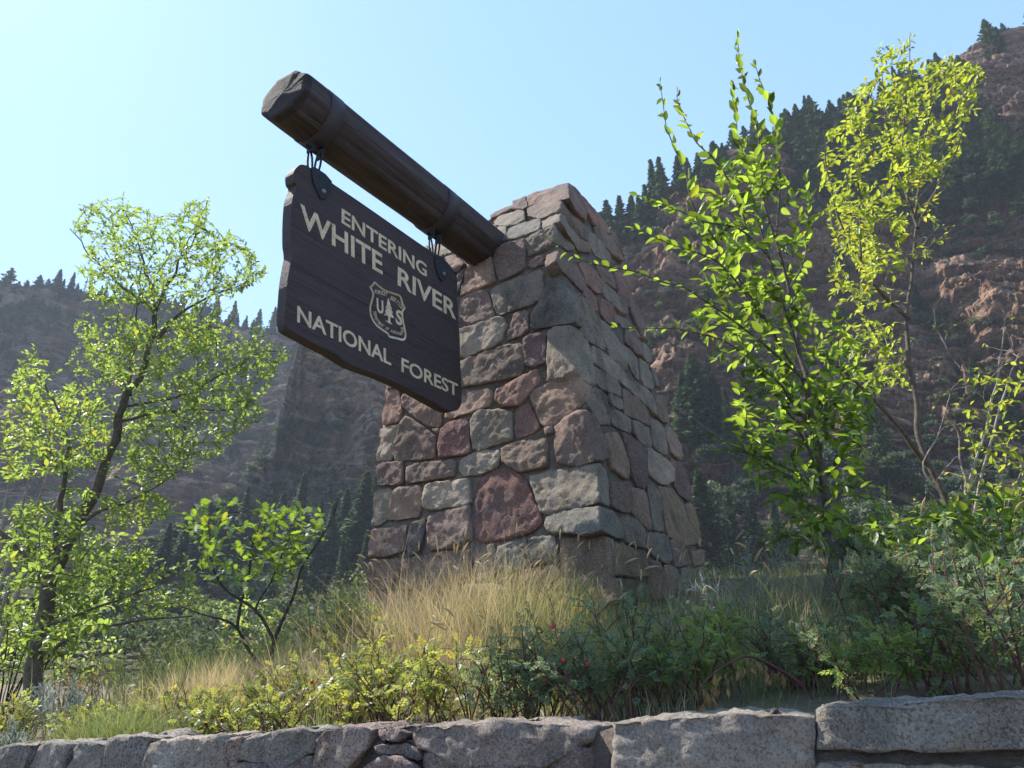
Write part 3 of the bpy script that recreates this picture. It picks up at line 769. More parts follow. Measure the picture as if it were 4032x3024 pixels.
# (colour, front outline or None, right side outline or None)
ST = [
 ('m', A_([(1075,125),(1200,78),(1318,37),(1330,135),(1265,130),(1210,105),(1130,150),(1080,185)]), R1([(185,45),(215,80),(290,190),(330,300),(325,370),(270,315),(200,250),(185,165)])),
 ('m', A_([(985,165),(1072,125),(1075,188),(1045,205),(980,200)]), None),
 ('m', A_([(840,235),(870,215),(980,172),(978,200),(900,235),(840,265)]), None),
 ('g', A_([(860,275),(900,240),(1030,200),(1050,215),(1055,265),(1010,290),(950,305),(870,300)]), None),
 ('w', A_([(1070,200),(1180,122),(1270,152),(1285,195),(1258,226),(1150,262),(1075,240)]), R1([(125,205),(160,240),(240,330),(325,425),(345,545),(270,490),(190,390),(115,300)])),
 ('g', A_([(885,308),(943,312),(940,370),(925,400),(880,345)]), None),
 ('b', A_([(950,322),(1010,300),(1140,262),(1155,275),(1150,335),(1060,360),(1000,385),(940,392)]), None),
 ('g', A_([(1165,277),(1252,232),(1280,255),(1285,285),(1240,297),(1170,325)]), R1([(105,305),(140,330),(190,400),(245,490),(250,590),(200,530),(150,440),(100,395)])),
 ('g', A_([(1070,368),(1238,300),(1252,330),(1256,408),(1200,425),(1080,490),(1070,430)]), R1([(85,400),(130,432),(190,520),(222,600),(190,618),(100,570)])),
 ('m', A_([(870,450),(925,415),(1050,378),(1066,395),(1058,560),(1030,590),(905,640),(885,610),(862,540)]), None),
 ('c', A_([(700,545),(740,510),(840,480),(860,560),(875,640),(850,665),(660,736),(690,650)]), None),
 ('m', A_([(1090,515),(1165,487),(1178,500),(1176,545),(1100,570),(1075,545)]), None),
 ('w', A_([(1192,482),(1258,466),(1275,590),(1245,600),(1208,590)]), R1([(95,595),(180,640),(240,712),(298,830),(350,945),(290,950),(200,860),(130,790),(75,700)])),
 ('g', A_([(850,700),(880,675),(1150,580),(1168,600),(1172,690),(1150,760),(1100,795),(900,858),(875,840)]), None),
 ('m', A_([(655,760),(700,720),(800,705),(830,722),(868,850),(838,888),(710,916),(650,860)]), None),
 ('b', A_([(1190,690),(1250,637),(1298,642),(1340,730),(1362,800),(1368,900),(1120,946),(1095,920),(1102,850),(1150,762)]), None),
 ('g', None, R2([(215,120),(260,120),(320,180),(400,270),(448,420),(488,550),(486,598),(400,540),(330,510),(275,440),(252,330),(218,200)])),
 ('t', A_([(640,952),(750,922),(890,870),(922,870),(940,920),(910,1010),(870,1050),(680,1128),(648,1110)]), None),
 ('m', A_([(990,850),(1060,827),(1080,842),(1083,958),(1040,985),(947,1018),(947,985)]), None),
 ('d', A_([(1052,1010),(1070,992),(1180,957),(1192,972),(1192,1080),(1188,1148),(1110,1193),(1067,1180),(1052,1080)]), None),
 ('y', A_([(1197,960),(1230,937),(1340,922),(1358,960),(1370,1168),(1348,1213),(1192,1266),(1202,1180)]), R2([(228,392),(250,412),(338,520),(368,720),(385,780),(398,888),(300,868),(248,760)])),
 ('w', A_([(648,1152),(740,1112),(900,1057),(1020,1032),(1050,1047),(1052,1200),(1020,1238),(860,1272),(665,1305),(648,1290)]), None),
 ('p', A_([(872,1380),(885,1320),(950,1290),(1000,1270),(1130,1192),(1146,1240),(1138,1290),(1090,1330),(1060,1380),(1030,1418),(920,1428)]), None),
 ('c', A_([(660,1352),(700,1330),(840,1317),(858,1340),(848,1400),(830,1430),(700,1470),(600,1500),(562,1490),(572,1450)]), None),
 ('c', A_([(1087,1360),(1110,1322),(1250,1258),(1372,1208),(1408,1262),(1426,1388),(1400,1428),(1250,1528),(1190,1552),(1152,1528),(1132,1440)]), None),
 ('y', None, R2([(375,552),(400,562),(520,650),(620,742),(663,802),(650,880),(585,848),(480,768),(410,718),(372,690)])),
 ('g', None, R2([(387,737),(430,747),(510,802),(580,870),(605,920),(605,988),(588,980),(520,960),(430,908),(387,850)])),
 ('g', None, R3([(317,62),(345,42),(430,72),(493,130),(508,230),(523,368),(442,368),(412,300),(372,240),(337,200)])),
 ('p', B_([(192,82),(202,52),(268,52),(288,120),(298,200),(273,258),(180,278),(170,230)]), None),
 ('c', B_([(302,92),(350,77),(480,150),(543,192),(538,260),(528,293),(450,283),(380,210),(310,180),(292,120)]), None),
 ('l', B_([(157,302),(200,287),(278,272),(268,340),(233,440),(228,493),(142,503),(137,470)]), None),
 ('m', B_([(290,262),(320,222),(370,242),(440,300),(508,347),(498,480),(430,493),(260,498),(237,470),(252,380),(280,320)]), None),
 ('c', B_([(482,302),(528,297),(530,328),(502,328)]), None),
 ('r', B_([(540,302),(600,252),(688,234),(713,260),(723,440),(700,458),(560,483),(530,478),(527,400)]), None),
 ('g', B_([(717,250),(742,202),(780,180),(958,184),(983,210),(983,358),(958,375),(762,436),(735,430),(722,330)]), None),
 ('R', B_([(1000,202),(1020,167),(1080,137),(1098,160),(1148,290),(1108,328),(1010,358),(994,330)]), None),
 ('m', R3([(77,382),(160,302),(268,252),(298,252),(335,400),(368,650),(340,668),(232,668),(120,698),(92,640),(77,480)]), R3([(300,252),(340,262),(400,310),(438,400),(478,510),(503,648),(478,663),(385,668)])),
 ('w', B_([(1182,302),(1228,287),(1240,330),(1182,338)]), None),
 ('w', B_([(912,422),(950,402),(1060,372),(1188,362),(1203,400),(1208,520),(1188,543),(1050,568),(1012,568),(922,505)]), None),
 ('y', B_([(657,500),(700,467),(800,432),(888,427),(903,450),(888,530),(860,558),(780,588),(680,598),(652,560)]), None),
 ('w', B_([(327,540),(400,512),(620,492),(633,502),(613,598),(450,618),(340,643),(322,620)]), None),
 ('m', B_([(142,532),(180,507),(298,505),(308,560),(303,638),(240,653),(142,653),(134,600)]), None),
 ('y', B_([(1087,592),(1200,572),(1400,535),(1478,514),(1494,650),(1500,778),(1380,788),(1270,788),(1190,830),(1152,815),(1112,700)]), R3([(400,688),(440,702),(487,742),(498,860),(512,1048),(470,1038),(425,1008)])),
 ('r', B_([(752,760),(762,642),(800,602),(880,557),(968,547),(1030,592),(1073,642),(1098,720),(1118,790),(1163,860),(1148,900),(1100,938),(950,983),(800,1008),(757,978),(747,870)]), None),
 ('t', B_([(437,662),(470,637),(600,627),(713,614),(718,680),(723,758),(700,773),(560,798),(442,808),(429,780)]), None),
 ('c', B_([(242,690),(270,667),(400,647),(420,680),(413,800),(398,848),(260,868),(207,863),(217,790)]), None),
 ('g', B_([(127,700),(150,677),(208,667),(233,680),(213,800),(203,868),(150,903),(102,903),(117,800)]), None),
 ('m', B_([(462,852),(500,827),(620,797),(718,772),(726,900),(726,998),(600,1038),(470,1058),(447,1000),(452,900)]), None),
 ('k', B_([(352,882),(438,862),(443,900),(428,1008),(398,1078),(337,1088),(332,1000)]), None),
 ('m', B_([(112,932),(200,912),(323,900),(318,1000),(308,1058),(200,1098),(92,1103),(97,1010)]), None),
 ('m', B_([(87,1132),(180,1112),(298,1102),(288,1200),(200,1298),(77,1298),(80,1200)]), None),
 ('b', B_([(1192,852),(1240,812),(1350,790),(1500,790),(1505,933),(1400,943),(1280,953),(1202,938),(1187,900)]), R4([(378,188),(440,197),(520,242),(568,290),(578,428),(520,423),(470,398),(388,365)])),
 ('g', B_([(742,1052),(800,1032),(868,1017),(883,1080),(893,1150),(858,1248),(762,1258),(737,1150)]), None),
 ('b', B_([(892,1032),(1000,997),(1150,967),(1238,967),(1253,1010),(1253,1118),(1180,1138),(1030,1163),(940,1198),(902,1178),(890,1100)]), None),
 ('w', B_([(1277,987),(1400,977),(1548,965),(1573,987),(1593,1100),(1598,1328),(1558,1343),(1430,1343),(1292,1298),(1287,1150)]), None),
 ('c', B_([(1022,1182),(1120,1162),(1238,1148),(1275,1180),(1275,1288),(1050,1308),(1012,1250)]), None),
 ('m', B_([(300,1112),(460,1080),(590,1060),(725,1052),(728,1200),(500,1298),(300,1298)]), None),
 ('g', B_([(600,1290),(740,1265),(880,1265),(1000,1310),(1000,1450),(620,1450)]), None),
 ('m', B_([(1040,1318),(1290,1310),(1420,1355),(1420,1480),(1040,1480)]), None),
 ('d', B_([(1440,1355),(1600,1345),(1640,1480),(1440,1490)]), None),
 ('p', B_([(80,1310),(330,1310),(330,1450),(70,1450)]), None),
 ('w', B_([(345,1310),(590,1300),(600,1450),(345,1450)]), None),
 # upper left, partly behind the board and the beam
 ('g', A_([(472,442),(520,412),(600,450),(612,480),(530,493),(482,470)]), None),
 ('m', A_([(562,502),(630,490),(690,540),(640,598),(602,570)]), None),
 ('k', A_([(642,602),(690,562),(655,700),(637,730)]), None),
 ('g', S0([(1600,1010),(1690,975),(1700,1050),(1610,1085)]), None),
 ('m', S0([(1560,1095),(1690,1060),(1700,1160),(1570,1190)]), None),
 ('w', S0([(1545,1205),(1700,1172),(1790,1180),(1792,1290),(1550,1330)]), None),
 ('p', S0([(1540,1345),(1675,1322),(1680,1420),(1530,1450)]), None),
 ('g', S0([(1690,1320),(1800,1300),(1805,1400),(1695,1415)]), None),
 ('m', S0([(1530,1463),(1640,1440),(1630,1520),(1525,1535)]), None),
 ('t', S0([(1655,1435),(1800,1412),(1805,1520),(1660,1535)]), None),
 ('m', S0([(1705,1060),(1790,1040),(1795,1165),(1710,1160)]), None),
 # right side
 ('p', None, R1([(205,60),(290,165),(440,310),(508,400),(520,473),(470,430),(390,383),(335,290),(290,180)])),
 ('w', None, R1([(397,402),(460,432),(530,500),(590,582),(636,698),(600,688),(530,638),(460,558),(402,480)])),
 ('w', None, R1([(524,420),(570,492),(608,590),(636,672),(594,578),(534,490)])),
 ('g', None, R1([(327,437),(390,472),(450,560),(528,640),(538,718),(480,698),(400,648),(342,540)])),
 ('w', None, R1([(195,425),(250,502),(338,575),(365,638),(260,618),(205,530)])),
 ('p', None, R1([(252,702),(320,722),(400,792),(448,860),(458,972),(400,968),(330,888),(292,790)])),
 ('w', None, R1([(392,712),(450,742),(518,802),(558,900),(562,948),(502,898),(457,860),(422,790)])),
 ('R', None, R1([(552,772),(600,802),(648,872),(688,960),(698,1098),(642,1078),(592,1010),(572,900)])),
 ('m', None, R1([(564,737),(636,728),(698,822),(733,900),(700,948),(662,868),(602,790)])),
 ('p', None, R2([(302,72),(350,92),(408,170),(428,268),(402,268),(352,210),(302,140)])),
 ('R', None, R2([(422,162),(470,172),(538,232),(568,310),(598,368),(540,398),(482,350),(442,290)])),
 ('g', None, R2([(462,22),(540,102),(568,122),(638,182),(668,298),(640,308),(562,240),(542,180),(472,150),(452,60)])),
 ('g', None, R2([(442,342),(500,382),(558,450),(588,520),(648,620),(678,760),(652,778),(592,708),(522,640),(492,540),(452,430)])),
 ('m', None, R2([(642,422),(720,432),(758,500),(788,580),(783,648),(742,638),(692,580),(652,530)])),
 ('g', None, R2([(602,532),(680,582),(738,650),(758,720),(773,848),(742,828),(702,758),(662,650)])),
 ('g', None, R2([(762,662),(830,712),(878,830),(893,898),(870,928),(802,888),(777,830)])),
 ('y', None, R2([(802,522),(838,560),(868,640),(878,688),(832,698),(792,658),(792,580)])),
 ('w', None, R2([(857,742),(890,752),(923,830),(933,898),(902,898),(882,820)])),
 ('y', None, R3([(642,-28),(700,2),(780,62),(858,112),(893,230),(898,298),(862,268),(822,200),(742,140),(662,70),(604,20)])),
 ('g', None, R2([(572,302),(640,322),(738,402),(790,490),(760,480),(722,424),(622,400)])),
 ('m', None, R2([(684,104),(722,202),(763,300),(828,420),(838,518),(792,500),(744,402),(694,290)])),
 ('g', None, R3([(507,112),(540,102),(618,150),(634,230),(610,243),(542,210),(512,170)])),
 ('w', None, R3([(622,67),(680,82),(758,160),(838,212),(848,378),(790,348),(700,298),(642,288),(632,180)])),
 ('g', None, R3([(517,237),(600,262),(692,322),(702,420),(688,446),(620,408),(542,370),(527,300)])),
 ('y', None, R3([(706,332),(744,342),(838,402),(868,560),(822,558),(762,510),(716,440)])),
 ('g', None, R3([(852,322),(900,327),(968,382),(998,520),(1003,628),(962,622),(902,580),(872,540)])),
 ('w', None, R3([(887,142),(920,112),(958,142),(1008,300),(1013,358),(962,348),(912,300)])),
 ('c', None, R3([(977,387),(1020,377),(1078,460),(1108,560),(1118,648),(1090,662),(1032,600),(1002,500)])),
 ('d', None, R3([(622,442),(650,447),(738,512),(812,572),(818,750),(828,848),(800,908),(742,878),(702,790),(662,600)])),
 ('c', None, R3([(472,442),(556,434),(606,472),(650,600),(684,760),(676,818),(640,813),(542,738),(517,650),(487,520)])),
 ('t', None, R3([(827,567),(860,567),(938,622),(1008,682),(1048,750),(1058,828),(1000,868),(932,858),(842,780)])),
 ('m', None, R3([(1012,642),(1048,662),(1064,780),(1056,820),(1014,692)])),
 ('d', None, R3([(1064,667),(1100,672),(1148,742),(1198,880),(1203,978),(1170,998),(1102,948),(1056,870)])),
 ('m', None, R4([(468,2),(598,2),(623,80),(630,228),(562,228),(484,180)])),
 ('c', None, R4([(612,42),(700,52),(743,75),(763,200),(786,348),(752,348),(702,288),(642,238),(630,120)])),
 ('g', None, R4([(752,22),(798,12),(848,100),(863,250),(882,368),(802,358),(787,220)])),
 ('o', None, R4([(837,37),(938,47),(1008,152),(1098,330),(1112,468),(1042,472),(1022,428),(912,413),(884,300)])),
 ('o', None, R4([(1022,172),(1078,162),(1128,270),(1158,440),(1148,478),(1118,460),(1103,340)])),
 ('g', None, R4([(567,247),(640,252),(708,312),(738,390),(738,498),(682,488),(602,448),(582,350)])),
 ('g', None, R4([(752,382),(830,377),(898,402),(938,578),(902,618),(802,558),(747,490)])),
 ('o', None, R4([(512,447),(600,472),(698,542),(758,600),(768,698),(640,718),(522,698),(504,560)])),
 ('m', None, R4([(922,432),(1008,432),(1058,530),(1078,618),(952,638),(932,500)])),
 ('R', None, R4([(772,592),(830,602),(878,700),(898,878),(792,878),(762,720)])),
 ('w', None, R4([(872,622),(958,642),(998,848),(902,858)])),
 ('o', None, R4([(1074,512),(1158,512),(1178,618),(1102,638)])),
 ('m', None, R4([(502,722),(640,742),(754,762),(756,898),(522,898)])),
 ('g', None, R4([(1010,650),(1090,640),(1190,640),(1200,860),(1010,860)])),
]
# body of mortar
def corner(fn, *pts): return [fn(*p) for p in pts]
FLb, FLt = onF(1452, 2330), onF(1575, 1085)
FRb, FRt = onF(2425, 2320), onF(2186, 893)
PK = onR(2235, 724)                         # highest corner
BRb, BRt = onR(2752, 2200), onR(2400, 905)
BRm = onR(2590, 1535)
FLp = onF(1690, 978)
FLk = hit(1560, 1080, nF, kF)
z0 = 1.5
def drop(a, b, z):                           # extend the line a-b to height z
    k = (z - a[2]) / (b[2] - a[2]); return a + (b - a) * k
FL0 = drop(FLb, FLk, z0); FR0 = drop(FRb, FRt, z0); BR0 = drop(BRb, BRm, z0)
BL0 = FL0 + (BR0 - FR0)
FLK = drop(FLb, FLk, ZK); FRK = drop(FRb, FRt, ZK); BRK = drop(BRb, BRm, ZK); BLK = FLK + (BRK - FRK)
zt = 5.90
FLT = drop(FLK, FLK + np.array([0.0, 0, 1]) + D * 0.60 + U * 0.12, zt); FRT = PK.copy(); FRT[2] = zt
BRT = BRt.copy(); BRT[2] = zt; BLT = FLT + (BRT - FRT)
def shrink(ring, s):
    c = sum(ring) / 4
    return [c + (p - c) * (1 - s / np.linalg.norm(p - c)) for p in ring]
rings = [shrink(r, 0.012) for r in ([FL0, FR0, BR0, BL0], [FLK, FRK, BRK, BLK], [FLT, FRT, BRT, BLT])]
V = [p for r in rings for p in r]
V[8:] = [p - np.array([0, 0, .05]) for p in V[8:]]
F = [[0, 1, 5, 4], [1, 2, 6, 5], [2, 3, 7, 6], [3, 0, 4, 7], [4, 5, 9, 8], [5, 6, 10, 9], [6, 7, 11, 10], [7, 4, 8, 11], [8, 9, 10, 11]]
bm = bmesh.new()
vs = [bm.verts.new(p) for p in V]
for f in F: bm.faces.new([vs[i] for i in f])
for it in range(5):
    es = [e for e in bm.edges if e.calc_length() > 0.09]
    if not es: break
    bmesh.ops.subdivide_edges(bm, edges=es, cuts=1, use_grid_fill=True)
bm.normal_update()
for v in bm.verts: v.co = v.co + v.normal * 0.012 * mnoise.noise(v.co * 9)
link('mortar', bm_mesh('mortar', bm, M_MORTAR, True), pillar)
for i, (c_, f_, r_) in enumerate(ST):
    sets = []
    if f_ is not None:
        pts = [onF(*p) for p in f_]
        cz = np.mean([p[2] for p in pts])
        sets.append((pts, NT if cz > ZK + .05 else NF))
    if r_ is not None:
        sets.append(([onR(*p) for p in r_], NR))
    hull_stone('stone', sets, 0.10, rnd.uniform(0.013, 0.032) if len(sets) == 1 else 0.02, M_STONE, pal[c_], pillar, 0.036, 0.009, i + 1, 0.965, 1.03)
# the two sides away from the road: coursed stones laid out by rule
def face_grid(a0, a1, b0, b1, nrm, rows, seed):
    r = random.Random(seed)
    for j in range(rows):
        t0, t1 = j / rows, (j + 1) / rows
        n = r.choice((4, 5)); cuts = [0] + sorted((k + r.uniform(-.25, .25)) / n for k in range(1, n)) + [1]
        for k in range(n):
            def q(s, t_):
                lo = a0 + (a1 - a0) * s; hi = b0 + (b1 - b0) * s
                return lo + (hi - lo) * t_
            g = 0.03 / n * 2; h_ = 0.035 / rows * 3
            w0, w1 = r.uniform(-.02, .02), r.uniform(-.02, .02)
            pts = [q(cuts[k] + g, t0 + h_ + w0), q(cuts[k + 1] - g, t0 + h_ + w1), q(cuts[k + 1] - g, t1 - h_ + w1), q((cuts[k] + cuts[k + 1]) / 2, t1 - h_ / 2), q(cuts[k] + g, t1 - h_ + w0)]
            hull_stone('stone', [(pts, nrm)], 0.08, r.uniform(.02, .045), M_STONE, pal[r.choice('pmgwtcyd')], pillar, 0.09, 0.012, r.randint(100, 900))
def nrm_of(a, b, c, out):
    n = np.cross(b - a, c - a); n /= np.linalg.norm(n)
    return n if n @ out > 0 else -n
face_grid(BL0, FL0, BLK, FLK, nrm_of(BL0, FL0, BLK, -U), 11, 5)
face_grid(BR0, BL0, BRK, BLK, nrm_of(BR0, BL0, BRK, D), 11, 6)
face_grid(BLK, FLK, BLT, FLT, nrm_of(BLK, FLK, BLT, -U), 3, 7)
face_grid(BRK, BLK, BRT, BLT, nrm_of(BRK, BLK, BRT, D), 3, 8)
for a in range(4):                            # cap stones
    for b_ in range(4):
        def q(s, t_): return (FLT + (FRT - FLT) * s) * (1 - t_) + (BLT + (BRT - BLT) * s) * t_
        s0, s1, t0, t1 = a / 4 + .012, (a + 1) / 4 - .012, b_ / 4 + .012, (b_ + 1) / 4 - .012
        hull_stone('cap_stone', [([q(s0, t0), q(s1, t0), q(s1, t1), q(s0, t1)], ZZ)], 0.10, 0.0 + rnd.uniform(0, .03), M_STONE, pal[rnd.choice('pmgw')], pillar, 0.10, 0.012, 40 + a * 4 + b_)

# ------------------------------------------------------------------ beam
UB = -3.37                                   # u of the beam's axis
ZB = 5.25
RB = 0.208
def duz(d, u, z): return D * d + U * u + ZZ * z
beam = empty('sign_beam', tuple(duz(4.3, UB, ZB)))
tag(beam, 'thick weathered brown log beam jutting out of the stone pillar', 'beam')
prof_d = [(2.135, .30, .0), (2.136, .80, .0), (2.139, .93, 0), (2.152, .975, 0), (2.19, .99, 0), (2.30, 1, 0), (2.44, 1, 0)] + [(2.5 + k * .075, 1, 0) for k in range(29)]
V = []; NA = 96
for i, (d, r, up) in enumerate(prof_d):
    for k in range(NA):
        a = 2 * math.pi * k / NA
        # hewn log: slightly polygonal
        oct_ = 0.985 * math.cos(math.pi / 8) / math.cos(((a + .25) % (math.pi / 4)) - math.pi / 8) * 1.035 + 0.010 * mnoise.noise(Vector((math.cos(a) * 3, math.sin(a) * 3, d * .7))) * 2
        g = 0.006 * mnoise.noise(Vector((math.cos(a) * 14, math.sin(a) * 14, d * 1.2)))
        rr = RB * r * oct_ + g
        for ca, cw in ((.9, .03), (2.2, .025), (3.3, .03), (3.9, .02), (4.4, .035), (4.9, .02), (5.5, .03), (6.0, .02)):
            q = (a - ca - .12 * mnoise.noise(Vector((ca * 9, 0, d * 1.7)))) / cw
            rr -= .012 * max(0, 1 - q * q) * max(0, .35 + mnoise.noise(Vector((ca * 31, 5, d * 2.3))))
        endw = max(0, 1 - (d - 2.13) / .28)
        V.append(duz(d + endw * (.022 * math.sin(a) + .03 * math.cos(a)) * (r if r > .5 else .5), UB + rr * math.cos(a), ZB + up + rr * math.sin(a) * 1.04))
F = []
for i in range(len(prof_d) - 1):
    for k in range(NA):
        F.append([i * NA + k, i * NA + (k + 1) % NA, (i + 1) * NA + (k + 1) % NA, (i + 1) * NA + k])
c0 = len(V); V.append(duz(2.13, UB, ZB))
T3 = [[c0, (k + 1) % NA, k] for k in range(NA)]
F = np.array(F)
link('log', mk('log', V, [F[NA * 4:]], M_BEAM, True), beam)
link('log_end', mk('log_end', V, [F[:NA * 4], np.array(T3)], M_ENDGRAIN, True), beam)
def band(d0, d1, r, nm='strap'):
    V = []; F = []
    n = 40
    ring = [(d0, RB * .98), (d0, r), (d1, r), (d1, RB * .98)]
    for (d, rr) in ring:
        for k in range(n):
            a = 2 * math.pi * k / n
            V.append(duz(d, UB + rr * math.cos(a), ZB + rr * math.sin(a) * 1.04))
    for i in range(3):
        for k in range(n):
            F.append([i * n + k, i * n + (k + 1) % n, (i + 1) * n + (k + 1) % n, (i + 1) * n + k])
    return mk(nm, V, [np.array(F)], M_STRAP, True)
def tube_np(pts, r, n=6, closed=False):
    pts = [np.array(p, float) for p in pts]
    m_ = len(pts)
    rr = r if hasattr(r, '__len__') else [r] * m_
    V = []; F = []
    up = np.array([0.13, 0.31, 0.94])
    for i in range(m_):
        a = pts[(i + 1) % m_ if closed else min(i + 1, m_ - 1)] - pts[(i - 1) % m_ if closed else max(i - 1, 0)]
        a = a / (np.linalg.norm(a) + 1e-9)
        s = np.cross(a, up); s /= (np.linalg.norm(s) + 1e-9)
        q = np.cross(s, a)
        for k in range(n):
            th = 2 * math.pi * k / n
            V.append(pts[i] + rr[i] * (math.cos(th) * s + math.sin(th) * q))
    for i in range(m_ if closed else m_ - 1):
        j = (i + 1) % m_
        for k in range(n):
            F.append([i * n + k, i * n + (k + 1) % n, j * n + (k + 1) % n, j * n + k])
    return V, F
KB = -3.325                                   # front face of the board
BT = 0.085
PB = lambda x, y: hit(1000 + .6329 * x, 600 + .6329 * y, U, KB)
h1, h2 = PB(398, 70), PB(1148, 560)
hooks = [(D @ h1, h1[2]), (D @ h2, h2[2])]
for (hd, hz_) in hooks:
    link('strap', band(hd - .07, hd + .055, RB * 1.016), beam)
    # bracket under the beam and two shackle arms
    zb = ZB - RB * 1.06
    bm = bmesh.new()
    for sgn in (-1, 1):
        bmesh.ops.create_cube(bm, size=1, matrix=Matrix.Translation(duz(hd + sgn * .045, UB, zb - .035)) @ Matrix.Rotation(-AZ, 4, 'Z') @ Matrix.Diagonal((.06, .012, .10, 1)))
    link('bracket', bm_mesh('bracket', bm, M_STEEL), beam)
    V, F = tube_np([duz(hd - .075, UB, zb - .05), duz(hd + .075, UB, zb - .05)], .014, 8)
    link('pin', mk('pin', V, [np.array(F)], M_STEEL, True), beam)

# ------------------------------------------------------------------ sign board
sign = empty('forest_sign', tuple(duz((hooks[0][0] + hooks[1][0]) / 2, KB - BT / 2, 3.6)))
tag(sign, 'brown wooden ENTERING WHITE RIVER NATIONAL FOREST sign with cream routed letters', 'sign')
out = [(250,180),(246,130),(262,97),(290,76),(322,80),(355,98),(480,187),(650,302),(850,441),(1000,546),(1080,600),(1140,640),(1200,684),(1235,722),(1256,775),(1266,850),(1262,905),(1268,960),(1272,1050),(1280,1150),(1283,1300),(1290,1400),(1293,1500),(1290,1560),(1272,1598),(1230,1610),(1180,1592),(1100,1548),(1000,1492),(850,1418),(720,1366),(640,1338),(580,1310),(480,1246),(400,1205),(300,1150),(230,1112),(205,1085),(196,1050),(195,990),(202,900),(207,830),(217,750),(228,690),(238,640),(236,600),(230,560),(229,450),(234,340),(242,275),(262,225),(264,200)]
def spline(P, n=4):
    r = []
    m_ = len(P)
    for i in range(m_):
        p0, p1, p2, p3 = [np.array(P[(i + k) % m_], float) for k in (-1, 0, 1, 2)]
        for k in range(n):
            t = k / n
            r.append(0.5 * (2 * p1 + (p2 - p0) * t + (2 * p0 - 5 * p1 + 4 * p2 - p3) * t * t + (3 * p1 - p0 - 3 * p2 + p3) * t ** 3))
    return r
O3 = [PB(*p) for p in spline(out, 3)]
O2 = [(D @ p, p[2]) for p in O3]
def clip2(poly, f):                          # keep where f>=0
    r = []
    for i in range(len(poly)):
        a, b_ = poly[i], poly[(i + 1) % len(poly)]
        fa, fb = f(a), f(b_)
        if fa >= 0: r.append(a)
        if (fa >= 0) != (fb >= 0):
            k = fa / (fa - fb); r.append((a[0] + (b_[0] - a[0]) * k, a[1] + (b_[1] - a[1]) * k))
    return r
def slab(poly, u0, u1, bev, mat, name, parent):
    bm = bmesh.new()
    vs = [bm.verts.new(duz(d, u1, z)) for d, z in poly]
    f = bm.faces.new(vs)
    ext = bmesh.ops.extrude_face_region(bm, geom=[f])
    nv = [e for e in ext['geom'] if isinstance(e, bmesh.types.BMVert)]
    bmesh.ops.translate(bm, verts=nv, vec=Vector(U * (u0 - u1)))
    bmesh.ops.recalc_face_normals(bm, faces=bm.faces)
    if bev:
        es = [e for e in bm.edges if len(e.link_faces) == 2 and e.calc_face_angle(0) > 1.0 and abs((U @ np.array(e.verts[0].co)) - (U @ np.array(e.verts[1].co))) < 1e-4]
        bmesh.ops.bevel(bm, geom=es, offset=bev, segments=3, profile=0.5, affect='EDGES', clamp_overlap=True)
    bm.normal_update()
    me = bm_mesh(name, bm, mat)
    return link(name, me, parent)
zA, zB_ = PB(225, 690)[2], PB(200, 940)[2]
zs = [9, zA, zB_, -9]
for i in range(3):
    hi, lo = zs[i], zs[i + 1]
    pl = clip2(clip2(O2, lambda p: hi - .0006 - p[1]), lambda p: p[1] - lo - .0006)
    slab(pl, KB, KB - BT, 0.0035, M_BOARD, 'plank', sign)
dg = bpy.context.evaluated_depsgraph_get()
def text_mesh(s, off=0.0, shear=0):
    cu = bpy.data.curves.new('txt', 'FONT')
    cu.body = s; cu.offset = off; cu.extrude = 0.04; cu.resolution_u = 4
    o = bpy.data.objects.new('txt', cu); C.objects.link(o)
    bpy.context.view_layer.update()
    dg = bpy.context.evaluated_depsgraph_get()
    me = bpy.data.meshes.new_from_object(o.evaluated_get(dg))
    bpy.data.objects.remove(o)
    bpy.data.curves.remove(cu)
    V = np.array([v.co[:] for v in me.vertices])
    F = [list(p.vertices) for p in me.polygons]
    bpy.data.meshes.remove(me)
    return V, F
def place_text(s, LB, LT, RBp, name, parent, off=.022, mat=None, pop=.0015, stick=.004):
    V, F = text_mesh(s, off)
    mn, mx = V.min(0), V.max(0)
    u = (V[:, 0] - mn[0]) / (mx[0] - mn[0]); v = (V[:, 1] - mn[1]) / (mx[1] - mn[1])
    zc = (V[:, 2] > 0)
    P = LB[None] + u[:, None] * (RBp - LB)[None] + v[:, None] * (LT - LB)[None] + np.where(zc, pop, -stick)[:, None] * U[None]
    me = bpy.data.meshes.new(name)
    me.from_pydata([tuple(p) for p in P], [], F)
    me.materials.append(mat or M_CREAM)
    return link(name, me, parent)
def word(s, lb, lt, rb):
    LB, LT, RBp = PB(*lb), PB(*lt), PB(*rb)
    V, F = text_mesh(s, .02)
    xs_ = []
    # one mesh per letter, advancing as the font does
    tot, _ = text_mesh(s, .018); T0, T1 = tot[:, 0].min(), tot[:, 0].max()
    y0, y1 = tot[:, 1].min(), tot[:, 1].max()
    acc = []
    for i, ch in enumerate(s):
        Wf, _f = text_mesh(s[:i + 1], .018)
        L1 = Wf[:, 0].max()
        Vc, Fc = text_mesh(ch, .018)
        wch = Vc[:, 0].max() - Vc[:, 0].min()
        Vc[:, 0] += (L1 - wch) - Vc[:, 0].min()
        u = (Vc[:, 0] - T0) / (T1 - T0); v = (Vc[:, 1] - y0) / (y1 - y0)
        P = LB[None] + u[:, None] * (RBp - LB)[None] + v[:, None] * (LT - LB)[None] + np.where(Vc[:, 2] > 0, .0016, -.004)[:, None] * U[None]
        me = bpy.data.meshes.new('letter')
        me.from_pydata([tuple(p) for p in P], [], Fc)
        me.materials.append(M_CREAM)
        link('letter', me, sign)
word('ENTERING', (544, 438), (546, 347), (1075, 778))
word('WHITE', (286, 458), (288, 318), (800, 762))
